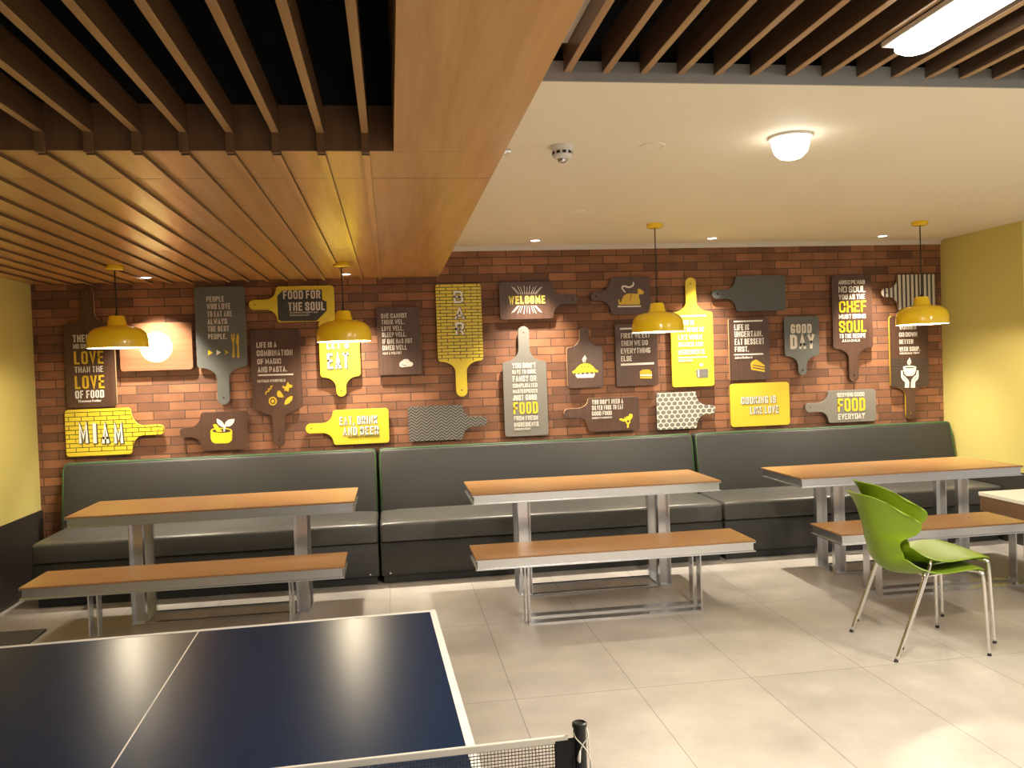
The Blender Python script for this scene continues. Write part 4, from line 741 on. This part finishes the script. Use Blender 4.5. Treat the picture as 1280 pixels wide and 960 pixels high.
 {'key': 'soup', 'cx': 4.646, 'cz': 1.599, 'w': 0.379, 'h': 0.639, 'face': 'brown', 'edge': 'ysoup', 'style': 'round', 'handle': ('d', -0.617, -0.051, 0.057), 'texts': [('WORRIES', -0.096, 0.0706, 0.1957, 0.2354, 'c', ''), ('GO DOWN', -0.0976, 0.0827, 0.1306, 0.1703, 'c', ''), ('BETTER', -0.0974, 0.0378, 0.0662, 0.1059, 'c', ''), ('WITH SOUP.', -0.0991, 0.1089, -0.0017, 0.0398, 'c', ''), ('MACKAGE 1905', -0.0962, 0.1, -0.0287, -0.0107, 'c', '')], 'shapes': [('d', 'poly', [(-0.1755, -0.0644), (0.1818, -0.069), (0.1814, -0.0817), (-0.1759, -0.0771)]), ('d', 'poly', [(-0.1763, -0.0933), (0.181, -0.098), (0.1807, -0.1107), (-0.1766, -0.1059)]), ('d', 'poly', [(-0.177, -0.1221), (0.1803, -0.1271), (0.18, -0.1398), (-0.1773, -0.1347)]), ('d', 'poly', [(-0.1778, -0.1509), (0.1796, -0.1561), (0.1793, -0.1688), (-0.1781, -0.1635)]), ('d', 'poly', [(-0.1785, -0.1797), (0.1789, -0.1851), (0.1785, -0.1978), (-0.1788, -0.1923)]), ('d', 'poly', [(-0.1793, -0.2086), (0.1781, -0.2141), (0.1778, -0.2268), (-0.1796, -0.2212)]), ('d', 'poly', [(-0.18, -0.2374), (0.1774, -0.2432), (0.1771, -0.2559), (-0.1803, -0.25)]), ('d', 'poly', [(-0.1808, -0.2662), (0.1767, -0.2722), (0.1763, -0.2849), (-0.1811, -0.2788)]), ('d', 'poly', [(-0.1815, -0.2951), (0.1759, -0.3012), (0.1756, -0.3139), (-0.1818, -0.3077)]), ('w', 'poly', [(-0.0656, -0.1384), (-0.043, -0.1335), (-0.0021, -0.1312), (0.0387, -0.1363), (0.0623, -0.1428), (0.0582, -0.1766), (0.0472, -0.2064), (0.0242, -0.2252), (-0.0331, -0.2243), (-0.0531, -0.2066), (-0.0636, -0.1723)]), ('b', 'poly', [(0.0458, -0.1505), (0.0428, -0.1522), (0.0344, -0.1535), (0.0215, -0.1543), (0.0057, -0.1543), (-0.011, -0.1538), (-0.0268, -0.1526), (-0.0395, -0.151), (-0.0479, -0.1491), (-0.0507, -0.1472), (-0.0478, -0.1455), (-0.0394, -0.1442), (-0.0265, -0.1435), (-0.0108, -0.1434), (0.006, -0.144), (0.0217, -0.1451), (0.0345, -0.1467), (0.0429, -0.1486)]), ('w', 'poly', [(-0.0022, -0.0577), (0.0075, -0.0768), (0.0151, -0.0997), (0.0064, -0.1183), (-0.002, -0.1263), (-0.0182, -0.1212), (-0.0268, -0.1058), (-0.0214, -0.0872), (-0.0088, -0.0725)]), ('b', 'line', [(0.0009, -0.0936, 0.00327), (-0.0064, -0.1084, 0.00327)]), ('w', 'poly', [(-0.0889, -0.1733), (-0.0726, -0.172), (-0.0701, -0.2022), (-0.0687, -0.2117), (-0.0535, -0.2235), (-0.0217, -0.2567), (-0.0108, -0.2798), (-0.0133, -0.3306), (-0.0542, -0.329), (-0.0509, -0.282), (-0.0807, -0.2508), (-0.0895, -0.2279)]), ('b', 'line', [(-0.072, -0.2266, 0.00245), (-0.0462, -0.2558, 0.00245)]), ('w', 'poly', [(0.0836, -0.1775), (0.0672, -0.1769), (0.0624, -0.207), (0.0592, -0.2174), (0.0405, -0.2288), (0.0151, -0.2581), (0.0084, -0.2805), (0.0051, -0.3313), (0.046, -0.3328), (0.0473, -0.2819), (0.0788, -0.2529), (0.0839, -0.2304)]), ('b', 'line', [(0.0609, -0.2333, 0.00246), (0.0397, -0.259, 0.00246)])]},
 {'key': 'serving', 'cx': 4.077, 'cz': 1.126, 'w': 0.461, 'h': 0.288, 'face': 'grey', 'edge': 'grey', 'style': 'round', 'handle': ('l', -0.447, -0.031, 0.04), 'texts': [('SERVING GOOD', -0.142, 0.123, 0.0838, 0.1196, 'w', ''), ('FOOD', -0.1387, 0.1245, -0.0471, 0.0693, 'y', ''), ('EVERYDAY', -0.1377, 0.1179, -0.117, -0.0668, 'w', '')], 'shapes': []},
]
# ------------------------------------------------------------------ lettering: stroke glyphs
O_ = [(.3,0),(.7,0),(.92,.05),(1,.15),(1,.85),(.92,.95),(.7,1),(.3,1),(.08,.95),(0,.85),(0,.15),(.08,.05),(.3,0)]
GL = {
'A': (1, [[(0,0),(.5,1),(1,0)], [(.18,.24),(.82,.24)]]),
'B': (1, [[(0,.52),(.6,.52),(.96,.64),(.96,.89),(.7,1),(0,1),(0,0),(.7,0),(1,.1),(1,.38),(.6,.52)]]),
'C': (1, [[(1,.68),(1,.85),(.92,.95),(.7,1),(.3,1),(.08,.95),(0,.85),(0,.15),(.08,.05),(.3,0),(.7,0),(.92,.05),(1,.15),(1,.32)]]),
'D': (1, [[(0,0),(0,1),(.65,1),(.92,.94),(1,.82),(1,.18),(.92,.06),(.65,0),(0,0)]]),
'E': (.85, [[(1,1),(0,1),(0,0),(1,0)], [(0,.52),(.85,.52)]]),
'F': (.82, [[(1,1),(0,1),(0,0)], [(0,.5),(.85,.5)]]),
'G': (1, [[(1,.79),(1,.86),(.92,.95),(.7,1),(.3,1),(.08,.95),(0,.85),(0,.15),(.08,.05),(.3,0),(.7,0),(.92,.05),(1,.15),(1,.40),(.62,.40)]]),
'H': (1, [[(0,0),(0,1)], [(1,0),(1,1)], [(0,.52),(1,.52)]]),
'I': (0, [[(.5,0),(.5,1)]]),
'J': (.7, [[(1,1),(1,.15),(.85,.03),(.5,0),(.15,.03),(0,.15),(0,.25)]]),
'K': (1, [[(0,0),(0,1)], [(1,1),(.05,.4)], [(.35,.6),(1,0)]]),
'L': (.8, [[(0,1),(0,0),(1,0)]]),
'M': (1.35, [[(0,0),(0,1),(.5,.25),(1,1),(1,0)]]),
'N': (1, [[(0,0),(0,1),(1,0),(1,1)]]),
'O': (1, [O_]), 'Q': (1, [O_, [(.6,.2),(1.0,-.02)]]), '0': (1, [O_]),
'P': (1, [[(0,0),(0,1),(.7,1),(.94,.94),(1,.86),(1,.58),(.94,.5),(.7,.44),(0,.44)]]),
'R': (1, [[(0,0),(0,1),(.7,1),(.94,.94),(1,.86),(1,.6),(.94,.52),(.7,.46),(0,.46)], [(.55,.46),(1,0)]]),
'S': (1, [[(1,.74),(1,.86),(.92,.95),(.7,1),(.3,1),(.08,.95),(0,.85),(0,.70),(.12,.6),(.85,.42),(1,.3),(1,.15),(.92,.05),(.7,0),(.3,0),(.08,.05),(0,.15),(0,.27)]]),
'T': (.9, [[(0,1),(1,1)], [(.5,0),(.5,1)]]),
'U': (1, [[(0,1),(0,.15),(.08,.05),(.3,0),(.7,0),(.92,.05),(1,.15),(1,1)]]),
'V': (1, [[(0,1),(.5,0),(1,1)]]),
'W': (1.5, [[(0,1),(.25,0),(.5,.85),(.75,0),(1,1)]]),
'X': (1, [[(0,0),(1,1)], [(0,1),(1,0)]]), 'Y': (1, [[(0,1),(.5,.45),(1,1)], [(.5,.45),(.5,0)]]), 'Z': (.9, [[(0,1),(1,1),(0,0),(1,0)]]),
'1': (.4, [[(0,.8),(1,1),(1,0)]]), '9': (1, [[(1,.55),(.7,.45),(.3,.45),(0,.55),(0,.88),(.3,1),(.7,1),(1,.88),(1,.12),(.7,0),(.2,0)]]),
'5': (1, [[(1,1),(.05,1),(0,.55),(.7,.6),(1,.48),(1,.12),(.7,0),(.2,0),(0,.12)]]),
'.': (0, [[(.5,0),(.5,.04)]]), ',': (0, [[(.5,.06),(.3,-.14)]]), "'": (0, [[(.5,1),(.5,.8)]]),
'h': (.8, [[(0,0),(0,1)], [(0,.55),(.5,.66),(1,.55),(1,0)]]), 'o': (.8, [[(.3,0),(.7,0),(1,.15),(1,.5),(.7,.66),(.3,.66),(0,.5),(0,.15),(.3,0)]]),
'm': (1.2, [[(0,0),(0,.64),(.25,.66),(.5,.55),(.5,0)], [(.5,.55),(.8,.66),(1,.55),(1,0)]]), 'a': (.8, [[(.1,.64),(.7,.66),(1,.5),(1,0),(.3,0),(0,.15),(.3,.36),(1,.36)]]),
's': (.75, [[(1,.55),(.7,.66),(.3,.66),(0,.5),(1,.2),(.7,0),(.3,0),(0,.1)]]), 'e': (.8, [[(0,.34),(1,.34),(1,.5),(.7,.66),(.3,.66),(0,.5),(0,.15),(.3,0),(.9,0)]]),
'l': (0, [[(.5,0),(.5,1)]]), 'r': (.5, [[(0,0),(0,.64)], [(0,.5),(.5,.66),(1,.62)]]), 'k': (.8, [[(0,0),(0,1)], [(1,.66),(0,.25)], [(.4,.4),(1,0)]]),
'd': (.8, [[(1,1),(1,0),(.3,0),(0,.15),(0,.5),(.3,.66),(1,.66)]]), 'u': (.8, [[(0,.66),(0,.15),(.3,0),(1,0),(1,.66)]]),
}
def stroke(bm, pts, half, z0, z1, closed=False):
    """mitred ribbon in the x/z plane between depths z0 (front) and z1"""
    if len(pts) > 2 and (Vector(pts[0])-Vector(pts[-1])).length < 1e-6: closed = True; pts = pts[:-1]
    P = [Vector(p) for p in pts]; N = len(P); L, Rr = [], []
    hw = half if isinstance(half, (list, tuple)) else [half]*N
    for i in range(N):
        a = P[(i-1) % N] if (closed or i > 0) else None
        c = P[(i+1) % N] if (closed or i < N-1) else None
        d1 = (P[i]-a).normalized() if a is not None else None
        d2 = (c-P[i]).normalized() if c is not None else None
        if d1 is None: d1 = d2
        if d2 is None: d2 = d1
        n1 = Vector((-d1.y, d1.x)); n2 = Vector((-d2.y, d2.x)); m = n1+n2
        if m.length < 1e-4: m = n1
        m.normalize(); k = min(1/max(m.dot(n1), 0.35), 2.2)
        ext = Vector((0, 0))
        if not closed and i == 0: ext = -d2*0
        L.append(P[i]+m*hw[i]*k+ext); Rr.append(P[i]-m*hw[i]*k+ext)
    lf = [bm.verts.new((v.x, z0, v.y)) for v in L]; rf = [bm.verts.new((v.x, z0, v.y)) for v in Rr]
    lb = [bm.verts.new((v.x, z1, v.y)) for v in L]; rb = [bm.verts.new((v.x, z1, v.y)) for v in Rr]
    rng = range(N if closed else N-1)
    for i in rng:
        j = (i+1) % N
        bm.faces.new((lf[i], rf[i], rf[j], lf[j]))
        bm.faces.new((lf[i], lf[j], lb[j], lb[i])); bm.faces.new((rf[j], rf[i], rb[i], rb[j]))
def text_line(bm, s, x0, x1, z0, z1, front, back, bold=1.0, grow=0.0):
    H = z1-z0; sw = H*0.15*bold
    # natural widths in units of H, then fit to x0..x1
    gap = 0.105*H+sw*0.15; space = 0.34*H; base = 0.36*H
    nat = 0.0; seq = []
    for i, ch in enumerate(s):
        if ch == ' ': seq.append((None, space)); nat += space; continue
        wrel, st = GL.get(ch) or GL[ch.upper()]
        seq.append((st, wrel)); nat += 0
    nl = sum(1 for st, w in seq if st is not None)
    tw = sum(w for st, w in seq if st is not None)
    sp = sum(1 for st, w in seq if st is None)
    # total = tw*u + nl*sw + gaps*(n-1) + sp*space ; solve for u
    total = x1-x0
    scale = 1.0
    for _ in range(8):
        fixed = (nl*sw + gap*(len(seq)-1-sp) + sp*(space))*scale
        u = (total-fixed)/max(tw, 0.01)
        if u > 0.14*H or tw == 0: break
        scale *= 0.85
    sw_, gap_, space_ = sw*scale, gap*scale, space*scale
    sw_ = min(sw_, (0.55 if bold > 1.1 else 0.45)*u+0.03*H) if tw > 0 else sw_
    x = x0; prev_space = True
    for st, w in seq:
        if st is None: x += space_; prev_space = True; continue
        if not prev_space: x += gap_
        prev_space = False
        cw = w*u
        for pl in st:
            pts = []
            for (px, py) in pl:
                pts.append((x+sw_/2+px*cw if w > 0 else x+sw_/2+(px-.5)*sw_*1.2, z0+sw_/2+py*(H-sw_)))
            # straight strokes get square ends out to the cap line
            if (Vector(pts[0])-Vector(pts[-1])).length > 1e-6:
                for e, q in ((0, 1), (-1, -2)):
                    d = (Vector(pts[e])-Vector(pts[q])).normalized()*(sw_/2)
                    pts[e] = (pts[e][0]+d.x, pts[e][1]+d.y)
            stroke(bm, pts, sw_/2+grow, front, back)
        x += cw+sw_
def poly_solid(bm, pts, front, back):
    vf = [bm.verts.new((p[0], front, p[1])) for p in pts]; vb = [bm.verts.new((p[0], back, p[1])) for p in pts]
    f = bm.faces.new(vf); n = len(pts)
    sides = [bm.faces.new((vf[i], vf[(i+1) % n], vb[(i+1) % n], vb[i])) for i in range(n)]
    bm.normal_update()
    bmesh.ops.triangulate(bm, faces=[f], ngon_method='EAR_CLIP')

# ------------------------------------------------------------------ cutting-board signs
def board_outline(b):
    w, h = b['w'], b['h']; r = b.get('r', 0.026)
    hd = b.get('handle')
    def arc(cx, cz, rx, rz, a0, a1, n=8):
        return [(cx+rx*math.cos(R(a0+(a1-a0)*k/n)), cz+rz*math.sin(R(a0+(a1-a0)*k/n))) for k in range(n+1)]
    if not hd:
        a, c = w/2, h/2
        return arc(a-r, -c+r, r, r, -90, 0)+arc(a-r, c-r, r, r, 0, 90)+arc(-a+r, c-r, r, r, 90, 180)+arc(-a+r, -c+r, r, r, 180, 270), None
    dr, tip, lo, hi = hd
    hw = (hi-lo)/2; off = (hi+lo)/2
    if abs(off) < 0.02 or dr in 'ud': off = 0.0
    if b['key'] == 'fork': off = 0.024
    hw = 0.047 if max(w, h) > 0.5 else 0.040
    a, c = (w/2, h/2) if dr in 'ud' else (h/2, w/2)   # canonical: handle up
    L = abs(tip)
    rf = min(0.088, (L-c)*0.58)
    if b['key'] == 'masterpiece': rf = 0.11
    if b['style'] == 'taper':
        sh = [(a, c-0.03), (hw+0.045, c+0.022)] + arc(hw+0.045, c+0.075, 0.045, 0.053, 270, 180, 6)
    else:
        rc = r
        sh = arc(a-rc, c-rc, rc, rc, 0, 80, 5) + arc(a-rc*0.8, c+rf, a-rc*0.8-hw, rf, 262, 180, 9)
    top = arc(0, L-hw, hw, hw, 0, 90, 7)
    right = arc(a-r, -c+r, r, r, -90, 0, 6) + sh + top
    left = [(-x, z) for x, z in reversed(right)][1:-1] if False else [(-x, z) for x, z in reversed(right)]
    pts = [p for i, p in enumerate(right+left) if i == 0 or (Vector(p)-Vector((right+left)[i-1])).length > 1e-5]
    if (Vector(pts[0])-Vector(pts[-1])).length < 1e-5: pts.pop()
    if off:
        pts = [(x+off*min(1, max(0, (z-c*0.9)/(0.06))), z) for x, z in pts]
    hole = (off, L-hw*1.15)
    rot = {'u': lambda p: p, 'd': lambda p: (-p[0], -p[1]), 'r': lambda p: (p[1], -p[0]), 'l': lambda p: (-p[1], p[0])}[dr]
    return [rot(p) for p in pts], rot(hole)
def make_board(b, label):
    T, GAP = 0.018, 0.022
    yf = BY-GAP-T
    pts, hole = board_outline(b)
    cu = bpy.data.curves.new('outline', 'CURVE'); cu.dimensions = '2D'; cu.fill_mode = 'BOTH'; cu.extrude = T/2-0.0012; cu.bevel_depth = 0.0012; cu.bevel_resolution = 1
    cu.offset = -0.0012
    def spline(pl):
        s = cu.splines.new('POLY'); s.points.add(len(pl)-1); s.use_cyclic_u = True
        for q, p in zip(s.points, pl): q.co = (p[0], p[1], 0, 1)
    spline(pts)
    if hole: spline([(hole[0]+0.0065*math.cos(2*math.pi*k/14), hole[1]+0.0065*math.sin(2*math.pi*k/14)) for k in range(14)])
    tmp = bpy.data.objects.new('tmp', cu); COL.objects.link(tmp)
    dg = bpy.context.evaluated_depsgraph_get()
    me = bpy.data.meshes.new_from_object(tmp.evaluated_get(dg))
    bpy.data.objects.remove(tmp, do_unlink=True); bpy.data.curves.remove(cu)
    me.transform(Matrix.Translation((0, T/2, 0)) @ Matrix.Rotation(R(90), 4, 'X'))
    me.materials.clear()
    o = link('cutting_board_sign', me, [b['face'], b['edge']])
    for p in me.polygons: p.material_index = 0 if p.normal.y < -0.9 else 1
    o.location = (b['cx'], yf, b['cz'])
    tag(o, label, 'wall sign', 'cutting board signs on the brick wall')
    # spacers behind
    bm = bmesh.new()
    for sx in (-1, 1): tube(bm, [(sx*b['w']*0.3, T-0.001, 0), (sx*b['w']*0.3, T+GAP, 0)], 0.012, 12)
    obj('wall_spacer', bm, 'black_plastic', o)
    # motifs then lettering, grouped by colour into one part each
    layer = 0
    names = {'y': 'yellow', 'm': 'mustard', 'w': 'white', 'c': 'cream', 'd': 'charcoal', 'b': 'dark brown', 's': 'grey', 'g': 'gold', 'p': 'pale yellow'}
    for (col, typ, pl) in b['shapes']:
        layer += 1
        bm = bmesh.new(); fr = -0.0010-0.00012*layer
        if typ == 'poly': poly_solid(bm, pl, fr, 0.0)
        else:
            pp = smooth_path([(p[0], p[1], 0) for p in pl], 4) if len(pl) > 2 else [Vector((p[0], p[1], 0)) for p in pl]
            hw = pl[0][2] if len(pl[0]) > 2 else 6
            # widths are stored in source units; convert with the span of the board
            if len(pl) > 2:
                ws = [q[2] for q in pl]; hwl = []
                for i in range(len(pl)-1):
                    for k in range(4): hwl.append(ws[i]+(ws[i+1]-ws[i])*k/4)
                hwl.append(ws[-1])
            else: hwl = [q[2] for q in pl]
            stroke(bm, [(p.x, p.y) for p in pp], [v*b.get('lw', 1.0) for v in hwl], fr, 0.0)
        m = obj('motif', bm, col, o); m['label'] = names[col]+' painted motif'
    by = {}
    for (s, x0, x1, z0, z1, col, opt) in b['texts']: by.setdefault((col, opt), []).append((s, x0, x1, z0, z1))
    for (col, opt), ls in by.items():
        if 'o' in opt:
            for (s, x0, x1, z0, z1) in ls:
                bm = bmesh.new()
                e = (z1-z0)*0.038
                for k in (0, 1):
                    d = e*(0.4+k*0.7)
                    text_line(bm, s, x0+d, x1+d, z0-d, z1-d, -0.0030+0.0001*k, 0.0, 1.1, grow=e*0.6)
                k = obj('letter_shadow', bm, 'b' if 'b' in opt else 'd', o); k['label'] = 'dark outline behind the letters'
        for (s, x0, x1, z0, z1) in ls:
            bm = bmesh.new()
            text_line(bm, s, x0, x1, z0, z1, -0.0036, 0.0, 1.35 if 'b' in opt else 1.1 if 'o' in opt else 1.0)
            k = obj('lettering', bm, col, o); k['label'] = names[col]+' lettering'
    return o
LABELS = {
 'there': 'dark brown board reading LOVE twice in yellow, behind the leftmost pendant',
 'globe': 'walnut brown board without handle bearing a pale yellow disc',
 'miam': 'yellow brick-patterned board with MIAM in white letters',
 'people': 'slate board about people who love to eat, with fork and knife',
 'soul': 'yellow board reading FOOD FOR THE SOUL on a charcoal shadow',
 'pasta': 'dark brown board about magic and pasta with yellow pasta shapes',
 'bowl': 'dark brown board with a yellow bowl and white leaves',
 'lets': 'yellow board reading LET\'S EAT behind a yellow pendant',
 'cannot': 'dark brown board without handle, white cloud-like motif, ONE CANNOT text',
 'bar': 'yellow narrow-brick board with BAR in white letters',
 'drink': 'yellow board reading EAT, DRINK AND BEER',
 'herring': 'grey and black herringbone board low on the wall between EAT, DRINK and masterpieces boards',
 'welcome': 'dark brown board reading WELCOME in a white sunburst',
 'chicken': 'dark brown board with a yellow roast chicken and white steam',
 'masterpiece': 'grey upright board about fancy or complicated masterpieces, FOOD in yellow',
 'pie': 'dark brown board with a yellow pie on a white dish',
 'first': 'dark brown board reading FIRST WE EAT with a yellow burger',
 'fork': 'dark brown board about the silver fork with a yellow olive-branch motif',
 'tall': 'tall yellow board with white text and a grey cooking pot',
 'honey': 'grey board with a white honeycomb lattice, handle to the right',
 'chevron': 'dark grey board with fine zigzag lines high on the wall',
 'dessert': 'dark brown board reading EAT DESSERT FIRST with a cake slice',
 'cooking': 'yellow board without handle reading COOKING IS LIKE LOVE',
 'goodday': 'small slate board reading GOOD DAY',
 'chef': 'dark brown board with CHEF and SOUL in yellow',
 'stripe': 'dark and white striped board behind the rightmost pendant',
 'soup': 'dark brown board with mustard edge and two hands holding a bowl of soup',
 'serving': 'grey board reading SERVING GOOD FOOD EVERYDAY',
}
for b in BOARDS: make_board(b, LABELS[b['key']])
